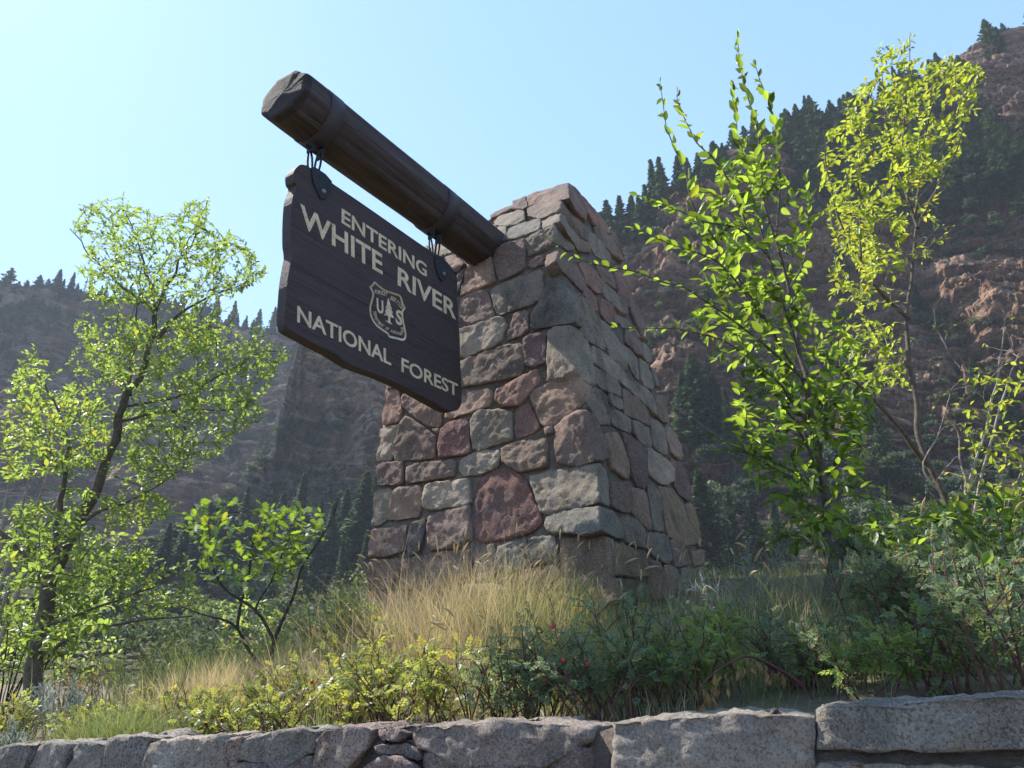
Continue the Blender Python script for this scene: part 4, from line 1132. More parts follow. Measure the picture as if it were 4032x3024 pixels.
word('RIVER', (893, 826), (895, 710), (1257, 1042))
word('NATIONAL', (268, 1056), (270, 952), (853, 1328))
word('FOREST', (916, 1364), (918, 1276), (1268, 1522))
# shield
shd = spline([(718,838),(735,820),(750,803),(775,825),(810,850),(850,866),(880,876),(905,886),(918,905),(928,940),(942,968),(927,995),(930,1040),(940,1090),(947,1130),(943,1162),(925,1172),(890,1164),(855,1156),(838,1150),(828,1130),(800,1112),(760,1080),(732,1040),(720,1000),(718,960),(728,920),(736,885),(730,860)], 3)
def ring_mesh(P, wd, name, parent):
    P = [PB(*p) for p in P]
    q = [np.array([D @ p, p[2]]) for p in P]
    c = sum(q) / len(q)
    n = len(q)
    ins = []
    for i in range(n):
        tv = q[(i + 1) % n] - q[i - 1]; tv /= np.linalg.norm(tv)
        nn = np.array([-tv[1], tv[0]])
        if nn @ (c - q[i]) < 0: nn = -nn
        ins.append(q[i] + nn * wd)
    V = []
    for lay in (.0016, -.004):
        for s_ in (q, ins):
            V += [duz(p[0], KB + lay, p[1]) for p in s_]
    F = []
    for i in range(n):
        j = (i + 1) % n
        F += [[i, j, n + j, n + i], [i, j, 2 * n + j, 2 * n + i], [n + i, n + j, 3 * n + j, 3 * n + i]]
    return link(name, mk(name, V, [np.array(F)], M_CREAM), parent)
ring_mesh(shd, .016, 'shield_border', sign)
place_text('U', PB(765, 995), PB(762, 905), PB(806, 1012), 'shield_letter', sign, .03)
place_text('S', PB(880, 1064), PB(884, 972), PB(922, 1084), 'shield_letter', sign, .03)
def poly_plate(P, name, parent, mat, u0=.0016, u1=-.004):
    bm = bmesh.new()
    pts = [PB(*p) for p in P]
    vs = [bm.verts.new(p + U * u0) for p in pts]
    bm.faces.new(vs)
    ext = bmesh.ops.extrude_face_region(bm, geom=list(bm.faces))
    bmesh.ops.translate(bm, verts=[e for e in ext['geom'] if isinstance(e, bmesh.types.BMVert)], vec=Vector(U * (u1 - u0)))
    bmesh.ops.recalc_face_normals(bm, faces=bm.faces)
    return link(name, bm_mesh(name, bm, mat), parent)
poly_plate([(835,905),(842,930),(850,948),(846,950),(858,972),(852,974),(864,1000),(856,1000),(872,1032),(852,1026),(846,1024),(848,1056),(862,1072),(838,1062),(815,1045),(834,1050),(836,1020),(828,1016),(808,1012),(822,992),(814,990),(825,968),(818,964),(830,944),(826,942)], 'shield_tree', sign, M_CREAM)
def text_path(s, path, hgt, name, parent):
    path = [np.array(p, float) for p in path]
    L = [0]
    for a, b_ in zip(path, path[1:]): L.append(L[-1] + np.linalg.norm(b_ - a))
    tot = L[-1]
    n = len(s); V_, F_ = [], []
    for i, ch in enumerate(s):
        if ch == ' ': continue
        def pos(q):
            q = min(max(q, 0), tot)
            k = max(0, min(len(L) - 2, int(np.searchsorted(L, q) - 1)))
            return path[k] + (path[k + 1] - path[k]) * (q - L[k]) / (L[k + 1] - L[k])
        a = pos(tot * (i + .1) / n); b_ = pos(tot * (i + .9) / n)
        V, F = text_mesh(ch, .01)
        mn, mx = V.min(0), V.max(0)
        tdir = (b_ - a)
        nd = np.array([tdir[1], -tdir[0]]); nd = nd / np.linalg.norm(nd) * hgt
        LB, RBp, LT = PB(*a), PB(*b_), PB(*(a + nd))
        u = (V[:, 0] - mn[0]) / (mx[0] - mn[0]); v = (V[:, 1] - mn[1]) / (mx[1] - mn[1])
        if ch == 'I': u = u * .3 + .35
        P = LB[None] + u[:, None] * (RBp - LB)[None] + v[:, None] * (LT - LB)[None] + np.where(V[:, 2] > 0, .0016, -.004)[:, None] * U[None]
        b0 = len(V_)
        V_ += [tuple(p) for p in P]; F_ += [[q + b0 for q in f] for f in F]
    me = bpy.data.meshes.new(name); me.from_pydata(V_, [], F_); me.materials.append(M_CREAM)
    link(name, me, parent)
text_path('FOREST', [(748, 878), (790, 884), (826, 897)], 24, 'shield_lettering', sign)
text_path('SERVICE', [(842, 912), (880, 935), (918, 975)], 24, 'shield_lettering', sign)
text_path('DEPARTMENT OF AGRICULTURE', [(742, 990), (748, 1030), (772, 1068), (810, 1096), (850, 1118), (890, 1134), (920, 1138), (934, 1118), (930, 1085)], 17, 'shield_lettering', sign)
# hanger plates with torn lower edges, bolts, shackles
pl1 = [(355,98),(368,92),(400,112),(440,140),(478,184),(476,215),(470,255),(462,262),(458,280),(446,284),(436,295),(424,288),(412,292),(400,272),(386,240),(366,195),(357,150)]
pl2 = [(1118,645),(1130,640),(1160,655),(1200,690),(1206,730),(1198,770),(1188,790),(1170,806),(1160,795),(1148,785),(1136,750),(1124,715)]
for i, (pl, bolt, (hd, hz_)) in enumerate(((pl1, (425, 248), hooks[0]), (pl2, (1175, 760), hooks[1]))):
    poly_plate(pl, 'hanger_plate', sign, M_STEEL, .012, -.002)
    bp = PB(*bolt)
    V, F = tube_np([bp + U * .010, bp + U * .022], .018, 10)
    V2 = V + [bp + U * .024]
    T_ = [[len(V), 10 + k, 10 + (k + 1) % 10] for k in range(10)]
    link('bolt', mk('bolt', V2, [np.array(F), np.array(T_)], M_BOLT), sign)
    zb = ZB - RB * 1.06 - .05
    ztop = PB(*((398, 118) if i == 0 else (1150, 640)))[2] - .02
    for sg in (-1, 1):
        P_ = []
        for k in range(13):
            a = 2 * math.pi * k / 12
            P_.append(duz(hd + sg * .02 + .02 * math.cos(a), UB + .018 * sg + .016 * math.sin(a) * sg, (zb + ztop) / 2 + (zb - ztop) / 2 * 1.12 * math.sin(a)))
        V, F = tube_np(P_[:-1], .0085, 6, True)
        link('shackle', mk('shackle', V, [np.array(F)], M_STEEL, True), sign)

# ------------------------------------------------------------------ retaining wall
wn_ = np.array([-0.479, -1.0, 0]); wn_ /= np.linalg.norm(wn_)      # faces the road
kW = wn_ @ np.array([1.32, 2.0, 0])
wall = empty('retaining_wall', (0, 2.6, 0))
tag(wall, 'low retaining wall of large grey granite boulders along the bottom of the picture', 'wall')
W1 = lambda L: [(1.1024 * x, 2700 + 1.1024 * y) for x, y in L]
W2 = lambda L: [(1300 + 1.1024 * x, 2700 + 1.1024 * y) for x, y in L]
W3 = lambda L: [(2600 + 1.1276 * x, 2650 + 1.1276 * y) for x, y in L]
WS = [
 ('k', W1([(-200,240),(-100,228),(-12,224),(-20,330),(-200,330)])),
 ('g', W1([(2,228),(60,212),(163,203),(148,240),(118,294),(100,340),(0,340)])),
 ('g', W1([(172,216),(220,195),(288,206),(278,240),(258,300),(250,340),(122,340),(122,305),(142,258)])),
 ('g', W1([(302,206),(340,195),(398,206),(388,250),(368,310),(362,345),(262,345),(262,305),(284,238)])),
 ('g', W1([(407,196),(422,184),(520,171),(556,184),(540,212),(528,310),(522,345),(376,345),(378,305),(398,245)])),
 ('t', W1([(554,196),(700,184),(836,177),(832,240),(828,345),(534,345),(544,240)])),
 ('c', W1([(846,187),(902,177),(878,202),(858,235),(852,345),(834,345),(840,240)])),
 ('g', W1([(864,240),(902,192),(990,160),(1100,152),(1160,157),(1136,190),(1136,232),(1050,288),(1002,288),(874,260)])),
 ('m', W1([(866,270),(1000,300),(1050,302),(1130,250),(1138,345),(862,345)])),
 ('c', W1([(1144,187),(1180,157),(1268,139),(1338,139),(1364,152),(1326,220),(1278,288),(1200,345),(1148,345)])),
 ('m', W2([(186,212),(240,208),(285,196),(318,225),(345,255),(330,262),(270,240),(196,240)])),
 ('R', W2([(187,152),(258,145),(282,170),(268,198),(207,203)])),
 ('w', W2([(304,160),(340,144),(500,132),(680,124),(898,137),(940,150),(936,200),(860,238),(800,288),(480,292),(424,260),(372,220),(316,205)])),
 ('p', W2([(132,300),(180,254),(268,244),(336,282),(338,345),(122,345)])),
 ('m', W2([(350,240),(420,275),(480,305),(800,300),(860,255),(938,215),(940,345),(350,345)])),
 ('t', W3([(-160,170),(0,160),(120,147),(240,137),(388,139),(438,159),(536,152),(542,200),(546,345),(-162,345)])),
 ('g', W3([(552,135),(580,120),(800,107),(1050,92),(1290,76),(1600,62),(1600,268),(1290,258),(552,262)])),
 ('t', W3([(544,322),(640,310),(1000,312),(1290,322),(1290,420),(544,420)])),
]
for i, (c_, P_) in enumerate(WS):
    pts = [hit(x, y, wn_, kW) for x, y in P_]
    ps = np.array(pts)
    # the block reaches back under the soil: keep its top nearly level there
    hull_stone('stone', [(pts, wn_)], 0.26, rnd.uniform(.03, .05), M_WALLSTONE, tuple(min(.6, (v * 1.15 * .6 + .34 * .4) * 1.12) for v in pal[c_]), wall, 0.032, 0.012, 60 + i, 0.965, 1.01)
# lower courses, just below the picture, and the mortar body
def Wp(s, z, out=0.0):                        # s metres along from the right end
    dirw = np.array([-1.0, 0.479, 0]); dirw /= np.linalg.norm(dirw)
    p = np.array([1.32, 2.0, 0]) + dirw * s
    p = p + wn_ * out; p[2] = z
    return p
for row in range(4):
    s = -1.4
    while s < 6.0:
        L = rnd.uniform(.35, .75)
        x = (Wp(s, 0))[0]
        top = wall_top(x) - 0.30 - row * .3
        if top < .15: break
        hull_stone('stone', [([Wp(s + .015, top - .27), Wp(s + L - .015, top - .27), Wp(s + L - .02, top - .02), Wp(s + L / 2, top), Wp(s + .02, top - .03)], wn_)], .1, .04, M_WALLSTONE, pal[rnd.choice('ggtmc')], wall, .1, .014, rnd.randint(1, 999))
        s += L
V = []; F = []
n = 60
for i in range(n):
    s = -2 + 9 * i / (n - 1)
    x = Wp(s, 0)[0]; tp = wall_top(x) - 0.03
    V += [Wp(s, -0.03, -.004), Wp(s, tp, -.004), Wp(s, tp, -.30), Wp(s, -0.03, -.30)]
for i in range(n - 1):
    a = i * 4
    F += [[a, a + 1, a + 5, a + 4], [a + 1, a + 2, a + 6, a + 5], [a + 2, a + 3, a + 7, a + 6]]
link('mortar', mk('mortar', V, [np.array(F)], M_MORTAR), wall)
#@@PART3
# ------------------------------------------------------------------ plants
def T_leaf(wd, fold=0.12, curl=0.1):
    o = [(0, 0), (.16, .62), (.42, 1.0), (.74, .66), (1, 0)]
    V = [(x, wd * y, fold * y * wd * 1.6 - curl * x * x) for x, y in o] + [(x, -wd * y, fold * y * wd * 1.6 - curl * x * x) for x, y in reversed(o[1:4])]
    return np.array(V), np.array([[0, 4, 3, 2, 1], [0, 7, 6, 5, 4]])
def T_serrate(wd, fold=.12, curl=.12):
    o = [(0, 0), (.12, .5), (.22, .62), (.24, .84), (.40, .86), (.44, 1.0), (.60, .84), (.64, .86), (.78, .52), (.83, .50), (1, 0)]
    V = [(x, wd * y, fold * y * wd * 1.6 - curl * x * x) for x, y in o] + [(x, -wd * y, fold * y * wd * 1.6 - curl * x * x) for x, y in reversed(o[1:10])]
    n = len(o)
    return np.array(V), np.array([list(reversed(range(n))), [0] + list(reversed(range(n, 2 * n - 2))) + [n - 1]][0:1] + [[0] + [2 * n - 3 - k for k in range(n - 2)][::1] + [n - 1]])
def T_oak():
    o = [(0, 0), (.18, .10), (.26, .34), (.36, .16), (.48, .46), (.58, .22), (.72, .48), (.80, .22), (.92, .26), (1, 0)]
    V = [(x, .8 * y, .06 * y) for x, y in o] + [(x, -.8 * y, .06 * y) for x, y in reversed(o[1:9])]
    n = len(o)
    return np.array(V), np.array([list(reversed(range(n))), [0] + [2 * n - 3 - k for k in range(n - 2)] + [n - 1]])
def T_rose():
    V, F = [], []
    def lf(c, d, L):
        c = np.array(c); d = np.array(d) / np.linalg.norm(d); s = np.array([-d[1], d[0], 0])
        k = len(V)
        V.extend([c, c + d * L * .45 + s * L * .32 + (0, 0, .02), c + d * L, c + d * L * .45 - s * L * .32 + (0, 0, .02)])
        F.append([k, k + 1, k + 2, k + 3])
    lf((.72, 0, -.06), (1, 0, -.25), .34)
    for x in (.25, .46, .66):
        for s in (-1, 1): lf((x, 0.01 * s, -.1 * x * x), (.55, s, -.25), .30)
    k = len(V); V.extend([np.array(p) for p in ((0, -.008, 0), (.75, -.005, -.07), (.75, .005, -.07), (0, .008, 0))]); F.append([k, k + 1, k + 2, k + 3])
    return np.array(V), np.array(F)
TL_ELM, TL_Y, TL_S, TL_OAK, TL_ROSE = T_serrate(.25, .2, .2), T_leaf(.24, .2, .2), T_leaf(.28, .15, .15), T_oak(), T_rose()
TL_SILV = T_leaf(.10)
TL_DEAD = T_leaf(.22, .3, .35)

def unit(a): return a / (np.linalg.norm(a, axis=-1, keepdims=True) + 1e-9)
class Leaves:
    def __init__(s): s.p, s.d, s.n, s.s, s.c = [], [], [], [], []
    def add(s, p, d, n, sz, c): s.p.append(p); s.d.append(d); s.n.append(n); s.s.append(sz); s.c.append(c)
    def frames(s):
        p = np.array(s.p); d = unit(np.array(s.d)); n = np.array(s.n)
        y = unit(np.cross(n, d)); z = np.cross(d, y)
        return p, d, y, z, np.array(s.s), np.array(s.c)
    def mesh(s, name, tpl, mat, sel=None):
        p, d, y, z, sz, c = s.frames()
        if sel is not None: p, d, y, z, sz, c = p[sel], d[sel], y[sel], z[sel], sz[sel], c[sel]
        TV, TF = tpl
        V = p[:, None] + sz[:, None, None] * (TV[None, :, 0:1] * d[:, None] + TV[None, :, 1:2] * y[:, None] + TV[None, :, 2:3] * z[:, None])
        nv = len(TV)
        F = (TF[None] + (np.arange(len(p)) * nv)[:, None, None]).reshape(-1, TF.shape[1])
        return mk(name, V.reshape(-1, 3), [F], mat, False, np.repeat(c, nv))
    def split(s, tpl, mat, parent, nmax, bigname='leaf', stuffname='foliage'):
        """the largest in view as single leaves, the others as one mass"""
        p, d, y, z, sz, c = s.frames()
        app = sz / np.linalg.norm(p - EYE, axis=1)
        q = p - EYE
        fw = q[:, 1] * cT + q[:, 2] * sT
        px = 2016 + FPX * q[:, 0] / fw; py = 1512 - FPX * (-q[:, 1] * sT + q[:, 2] * cT) / fw
        app = np.where((px > 0) & (px < 4032) & (py > 0) & (py < 3024), app, 0) * (1 + .3 * rng.random(len(app)))
        order = np.argsort(-app)
        big, rest = order[:nmax], order[nmax:]
        lib = []
        TV, TF = tpl
        for k in range(8):
            lib.append(mk(bigname, TV, [TF], mat, False, np.full(len(TV), (k + .5) / 8)))
        base = Vector(parent.location)
        for i in big:
            o = bpy.data.objects.new(bigname, lib[min(7, int(c[i] * 8))]); C.objects.link(o)
            M = Matrix(((d[i][0], y[i][0], z[i][0]), (d[i][1], y[i][1], z[i][1]), (d[i][2], y[i][2], z[i][2]))).to_4x4()
            o.parent = parent
            o.matrix_basis = Matrix.Translation(Vector(p[i]) - base) @ M @ Matrix.Scale(float(sz[i]), 4)
        if len(rest):
            f = link(stuffname, s.mesh(stuffname, tpl, mat, rest), parent); f['kind'] = 'stuff'

class Wood:
    def __init__(s): s.V, s.F, s.n = [], [], 0; s.np_, s.nd = [], []
    def tube(s, pts, r, k=6, nodes=True):
        v, f = tube_np(pts, r, k)
        s.V += v; s.F += [[a + s.n for a in q] for q in f]; s.n += len(v)
        if nodes:
            for i in range(1, len(pts)):
                a, b = np.array(pts[i - 1]), np.array(pts[i])
                L = np.linalg.norm(b - a)
                m_ = max(1, int(L / .12))
                for j in range(m_):
                    s.np_.append(a + (b - a) * (j + 1) / m_); s.nd.append((b - a) / (L + 1e-9))
    def obj(s, name, mat, parent):
        if not s.V: return {}
        return link(name, mk(name, np.array(s.V), [np.array(s.F)], mat, True), parent)
def wiggle(pts, amp, seed, sub=4):
    P = [np.array(p, float) for p in pts]
    m_ = len(P)
    if m_ == 2: P = [P[0], (P[0] + P[1]) / 2, P[1]]; m_ = 3
    out = []
    for i in range(m_ - 1):
        p0 = P[max(i - 1, 0)]; p1, p2 = P[i], P[i + 1]; p3 = P[min(i + 2, m_ - 1)]
        for k in range(sub):
            t = k / sub
            q = 0.5 * (2 * p1 + (p2 - p0) * t + (2 * p0 - 5 * p1 + 4 * p2 - p3) * t * t + (3 * p1 - p0 - 3 * p2 + p3) * t ** 3)
            out.append(q + amp * np.array([mnoise.noise(Vector(q * 4) + Vector((seed, 0, 0))), mnoise.noise(Vector(q * 4) + Vector((0, seed, 9))), 0]))
    out.append(P[-1])
    return out
def guide(wd, px, r0, r1, seed, k=7, amp=.03, nodes=True):
    pts = wiggle([at(*p) for p in px], amp, seed)
    m_ = len(pts)
    wd.tube(pts, [r0 + (r1 - r0) * (i / (m_ - 1)) ** .8 for i in range(m_)], k, nodes)
    return pts
def in_poly(x, y, P):
    c = False
    j = len(P) - 1
    for i in range(len(P)):
        if (P[i][1] > y) != (P[j][1] > y) and x < (P[j][0] - P[i][0]) * (y - P[i][1]) / (P[j][1] - P[i][1]) + P[i][0]: c = not c
        j = i
    return c
def sample(P, n, Y, dY):
    xs_ = [p[0] for p in P]; ys_ = [p[1] for p in P]; r = []
    while len(r) < n:
        x, y = rnd.uniform(min(xs_), max(xs_)), rnd.uniform(min(ys_), max(ys_))
        if in_poly(x, y, P): r.append(at(x, y, Y + rnd.gauss(0, dY)))
    return r
def leaf_run(lv, pts, frac, gap, size, shade=(0, 1), up=.5, side=.85, jitter=.35, droop=0.0):
    """alternate leaves along the outer part of a shoot"""
    P = np.array(pts)
    seg = np.linalg.norm(P[1:] - P[:-1], axis=1); L = np.concatenate([[0], np.cumsum(seg)]); tot = L[-1]
    s = tot * (1 - frac) + gap * rnd.random(); k = rnd.randint(0, 1)
    rot = rnd.uniform(0, 6.28)
    while s < tot:
        i = min(len(seg) - 1, max(0, int(np.searchsorted(L, s) - 1)))
        t = (s - L[i]) / (seg[i] + 1e-9)
        p = P[i] + (P[i + 1] - P[i]) * t
        tg = (P[i + 1] - P[i]) / (seg[i] + 1e-9)
        a = np.cross(tg, (0.2, 0.1, 1.0)); a = a / (np.linalg.norm(a) + 1e-9); b = np.cross(a, tg)
        th = rot * .25 + (0 if k % 2 else math.pi) + rnd.gauss(0, .35)
        sd_ = a * math.cos(th) + b * math.sin(th)
        d = tg * .8 + sd_ * side * .8 + np.array([rnd.gauss(0, jitter), rnd.gauss(0, jitter), rnd.gauss(0, jitter) - droop])
        nn = np.array([rnd.gauss(0, .45), rnd.gauss(0, .45), up + .2]) + b * .5
        end = 1 - .45 * max(0, (s / tot - .8) / .2)
        lv.add(p, d, nn, size * rnd.uniform(.6, 1.15) * end, min(1, max(0, rnd.uniform(*shade) + rnd.gauss(0, .12))))
        s += gap * rnd.uniform(.6, 1.4); k += 1
    tg = P[-1] - P[-2]
    lv.add(P[-1], tg, (rnd.gauss(0, 1), rnd.gauss(0, 1), 1), size * .6, rnd.uniform(*shade))
def grow(trunk, twigs, lv, tips, rr, frac, gap, size, shade=(0, 1), maxlen=1.2, leafy=1.0, lift=.12, **kw):
    nodes = list(trunk.np_); dirs = list(trunk.nd)
    N = np.array(nodes); 
    T = np.array(tips)
    dist = np.array([np.min(np.linalg.norm(N - t, axis=1)) for t in T])
    buf = N; bd = np.array(dirs)
    for i in np.argsort(dist):
        t = T[i]
        dv = t - buf
        cost = np.linalg.norm(dv, axis=1) + .9 * np.maximum(0, buf[:, 2] - t[2]) - .25 * (unit(dv) * bd).sum(1) * .3
        j = int(np.argmin(cost)); a = buf[j]; L = np.linalg.norm(t - a)
        if L < .04: continue
        c = a + (t - a) * .45 + bd[j] * .22 * L + np.array([0, 0, lift * L])
        pts = [a * (1 - s) ** 2 + c * 2 * s * (1 - s) + t * s * s for s in (0, .2, .4, .6, .8, 1)]
        pts = [p if q in (0,) else p + np.array([rnd.gauss(0, .012 * L), rnd.gauss(0, .012 * L), rnd.gauss(0, .012 * L)]) for q, p in enumerate(pts)]
        r0 = min(.02, rr + .004 * L)
        twigs.tube(pts, [r0 + (rr * .35 - r0) * s for s in (0, .2, .4, .6, .8, 1)], 4, False)
        buf = np.concatenate([buf, np.array(pts[2:6])]); bd = np.concatenate([bd, unit(np.array(pts[2:6]) - np.array(pts[1:5]))])
        if rnd.random() < leafy:
            leaf_run(lv, pts, min(1, frac if L > .25 else .9), gap, size, shade, **kw)
def gpos(px, Y):
    P = at(px, 2600, Y)
    return np.array([P[0], Y, float(ground_z(P[0], Y))])

# --- young elm at the right
base = gpos(3262, 4.3)
elm = empty('elm_sapling', tuple(base))
tag(elm, 'young elm with big bright green toothed leaves, right of the stone pillar', 'tree')
tr, tw, lv = Wood(), Wood(), Leaves()
YE = 4.3
tr.tube(wiggle([base - (0, 0, .1), at(3262, 2420, YE), at(3285, 2250, YE), at(3300, 2160, YE)], .01, 1), [.052, .050, .048, .046, .046, .045, .045, .044, .044, .044, .045, .052, .05], 9)
guide(tr, [(3300, 2165, YE), (3262, 2120, YE), (3250, 2010, YE + .03), (3215, 1900, YE), (3263, 1905, YE), (3235, 1800, YE)][:3] + [(3240, 1900, YE), (3205, 1690, YE + .05), (3180, 1550, YE), (3150, 1400, YE), (3135, 1300, YE)], .032, .014, 2)
G = []
def shoot(px, r0, frac, k=5, seed=None, gap=.030, size=.104, shade=(0, .85)):
    pts = guide(tr, px, r0, .0025, seed or rnd.randint(1, 99), k, .02)
    leaf_run(lv, pts, frac, gap, size, shade)
    G.append(pts)
shoot([(3135, 1300, YE), (3110, 1130, YE - .05), (3060, 950, YE - .1), (3010, 790, YE - .1), (2988, 560, YE - .15), (2950, 400, YE - .2), (2909, 250, YE - .2), (2905, 141, YE - .2)], .013, .62)
shoot([(3150, 1400, YE), (3080, 1180, YE - .15), (3020, 1000, YE - .25), (2980, 820, YE - .3), (2940, 660, YE - .3), (2905, 540, YE - .3), (2885, 340, YE - .3)], .011, .6)
shoot([(3180, 1550, YE), (3000, 1250, YE - .2), (2900, 1080, YE - .3), (2776, 1018, YE - .3)][:3] + [(2820, 950, YE - .35), (2737, 830, YE - .4), (2697, 680, YE - .4), (2650, 560, YE - .4), (2619, 460, YE - .4), (2600, 329, YE - .4)], .011, .55, gap=.062)
shoot([(3000, 1250, YE - .2), (2940, 900, YE - .2), (2870, 700, YE - .25), (2745, 564, YE - .3), (2713, 501, YE - .3), (2674, 415, YE - .3), (2666, 370, YE - .3)], .008, .6)
shoot([(3060, 950, YE - .1), (3074, 700, YE - .1), (3060, 545, YE - .1), (3030, 400, YE - .1), (2988, 300, YE - .1), (2975, 255, YE - .1)], .008, .6)
shoot([(3110, 1130, YE), (3170, 1020, YE + .1), (3184, 885, YE + .1), (3190, 780, YE + .1), (3176, 690, YE + .1)], .008, .85)
shoot([(3020, 1000, YE - .25), (2900, 900, YE - .4), (2770, 870, YE - .5), (2713, 846, YE - .5), (2596, 799, YE - .55), (2510, 768, YE - .55)], .008, .75)
shoot([(3000, 1250, YE - .2), (2850, 1060, YE - .4), (2752, 995, YE - .5), (2635, 956, YE - .5), (2494, 898, YE - .5)], .008, .7)
shoot([(3170, 1500, YE), (2980, 1330, YE - .3), (2870, 1250, YE - .45), (2713, 1144, YE - .6), (2600, 1110, YE - .65), (2480, 1065, YE - .7), (2330, 1035, YE - .75), (2250, 1005, YE - .75), (2160, 940, YE - .75)], .009, .9, gap=.055, size=.07)
shoot([(3205, 1690, YE), (3080, 1520, YE - .3), (2985, 1440, YE - .4), (2843, 1340, YE - .55), (2700, 1300, YE - .6), (2560, 1293, YE - .65), (2422, 1289, YE - .7)], .009, .85, gap=.06, size=.08)
shoot([(3215, 1900, YE), (3050, 1820, YE - .2), (2920, 1780, YE - .3), (2840, 1770, YE - .3)], .007, .8, size=.08)
shoot([(3240, 1930, YE), (3130, 1880, YE - .2), (3012, 1820, YE - .25), (2909, 1761, YE - .3), (2810, 1720, YE - .3)], .007, .8, size=.08)
shoot([(3250, 2010, YE), (3200, 1800, YE + .1), (3108, 1642, YE + .1), (3049, 1530, YE + .1), (2950, 1400, YE + .1), (2860, 1230, YE)], .010, .7)
shoot([(3205, 1690, YE), (3300, 1560, YE + .1), (3380, 1440, YE + .1), (3400, 1330, YE + .1)], .007, .9, size=.09)
shoot([(3240, 1900, YE), (3330, 1780, YE + .05), (3420, 1640, YE + .1), (3470, 1500, YE + .1)], .007, .9, size=.09)
guide(tr, [(3300, 2160, YE), (3345, 2135, YE), (3420, 2165, YE - .03), (3500, 2195, YE - .06), (3560, 2205, YE - .1)], .034, .022, 5, 8)
guide(tr, [(3560, 2205, YE - .1), (3700, 2235, YE - .2), (3900, 2290, YE - .2), (4060, 2325, YE - .2)], .018, .008, 6)
RG = [
 ([(2700,780),(2900,560),(3060,640),(3160,760),(3200,980),(3180,1200),(3080,1300),(2900,1220),(2760,1120),(2680,960)], 40, -.2, .22),
 ([(2700,1220),(2900,1200),(3150,1150),(3420,1280),(3480,1500),(3380,1700),(3230,1760),(2980,1560),(2800,1400)], 60, -.05, .28),
 ([(2900,1480),(3200,1480),(3420,1600),(3440,1850),(3380,2060),(3150,2080),(2960,1900),(2860,1700)], 62, 0, .28),
 ([(3000,2080),(3250,2030),(3420,2080),(3420,2150),(3350,2180),(3150,2160),(2960,2200)], 14, .1, .2),
 ([(3400,2050),(3600,2000),(3800,1960),(4032,1930),(4060,2310),(3700,2330),(3450,2280)], 75, -.1, .35),
]
for P_, n_, dy, sp in RG:
    grow(tr, tw, lv, sample(P_, int(n_ * 2.7), YE + dy, sp * 1.15), .0026, .85, .033, .084 if dy > -.19 else .092, (0, .8))
tr.obj('trunk', M_BARK, elm); tw.obj('twigs', M_BARK, elm)['kind'] = 'stuff'
lv.split(TL_ELM, M_ELM, elm, 290)

# --- yellow-green tree behind it
YT = 6.6
base = gpos(3760, YT)
t2 = empty('slender_tree', tuple(base))
tag(t2, 'slender yellow green tree with pale bare stems, at the far right behind the elm', 'tree')
tr, tw, lv = Wood(), Wood(), Leaves()
guide(tr, [(3768, 2480, YT), (3750, 2122, YT), (3728, 1975, YT), (3669, 1849, YT), (3617, 1716, YT), (3610, 1606, YT), (3580, 1421, YT), (3573, 1237, YT), (3591, 1097, YT), (3607, 901, YT)], .042, .016, 3, 9, .012)
for L_, r0, r1 in [
 ([(3607, 901, YT), (3575, 783, YT), (3536, 666, YT), (3500, 540, YT), (3481, 439, YT), (3473, 235, YT)], .02, .004),
 ([(3607, 901, YT), (3622, 666, YT), (3654, 470, YT), (3700, 350, YT), (3732, 262, YT)], .018, .004),
 ([(3607, 901, YT), (3680, 760, YT + .1), (3732, 666, YT + .1), (3810, 470, YT + .1), (3857, 280, YT + .1)], .018, .004),
 ([(3622, 700, YT), (3720, 560, YT), (3780, 420, YT), (3800, 300, YT)], .010, .004),
 ([(3536, 666, YT), (3560, 450, YT), (3580, 250, YT), (3585, 125, YT)], .011, .003),
 ([(3575, 1260, YT), (3442, 1128, YT - .1), (3380, 1020, YT - .1), (3325, 940, YT - .1), (3280, 760, YT - .1), (3250, 600, YT - .1), (3245, 510, YT - .1)], .024, .004),
 ([(3390, 1040, YT - .1), (3385, 860, YT - .1), (3380, 700, YT - .1), (3400, 470, YT - .1), (3450, 320, YT - .1)], .016, .004),
 ([(3350, 980, YT - .2), (3345, 820, YT - .2), (3330, 640, YT - .2)], .008, .003),
 ([(3654, 1827, YT), (3560, 1720, YT - .2), (3492, 1628, YT - .3), (3344, 1480, YT - .5), (3212, 1377, YT - .6)], .03, .012)]:
    guide(tr, L_, r0, r1, rnd.randint(1, 99), 6, .03)
grow(tr, tw, lv, sample([(3250,520),(3330,380),(3450,200),(3580,90),(3660,250),(3730,210),(3870,260),(3850,450),(3780,620),(3660,720),(3560,760),(3560,1050),(3420,1150),(3300,1020),(3270,900),(3250,700)], 360, YT, .45), .0028, .8, .03, .092, (.1, .9), lift=.2)
grow(tr, tw, lv, sample([(3300,1120),(3560,1080),(3600,1300),(3560,1450),(3440,1500),(3330,1330)], 26, YT, .3), .003, .5, .06, .08, (.1, .9))
grow(tr, tw, lv, sample([(3560,700),(3800,560),(3760,900),(3650,1050),(3560,1000)], 60, YT, .3), .003, .5, .07, .075, (.3, 1), leafy=.6, lift=.25)
grow(tr, tw, lv, sample([(3225,560),(3420,800),(3440,1200),(3560,1500),(3380,1560),(3260,1150),(3220,800)], 90, YT, .35), .0028, .8, .032, .085, (.1, .8), lift=.2)
tr.obj('trunk', M_BARK, t2); tw.obj('twigs', M_PALEBARK, t2)['kind'] = 'stuff'
lv.split(TL_Y, M_YLEAF, t2, 290)

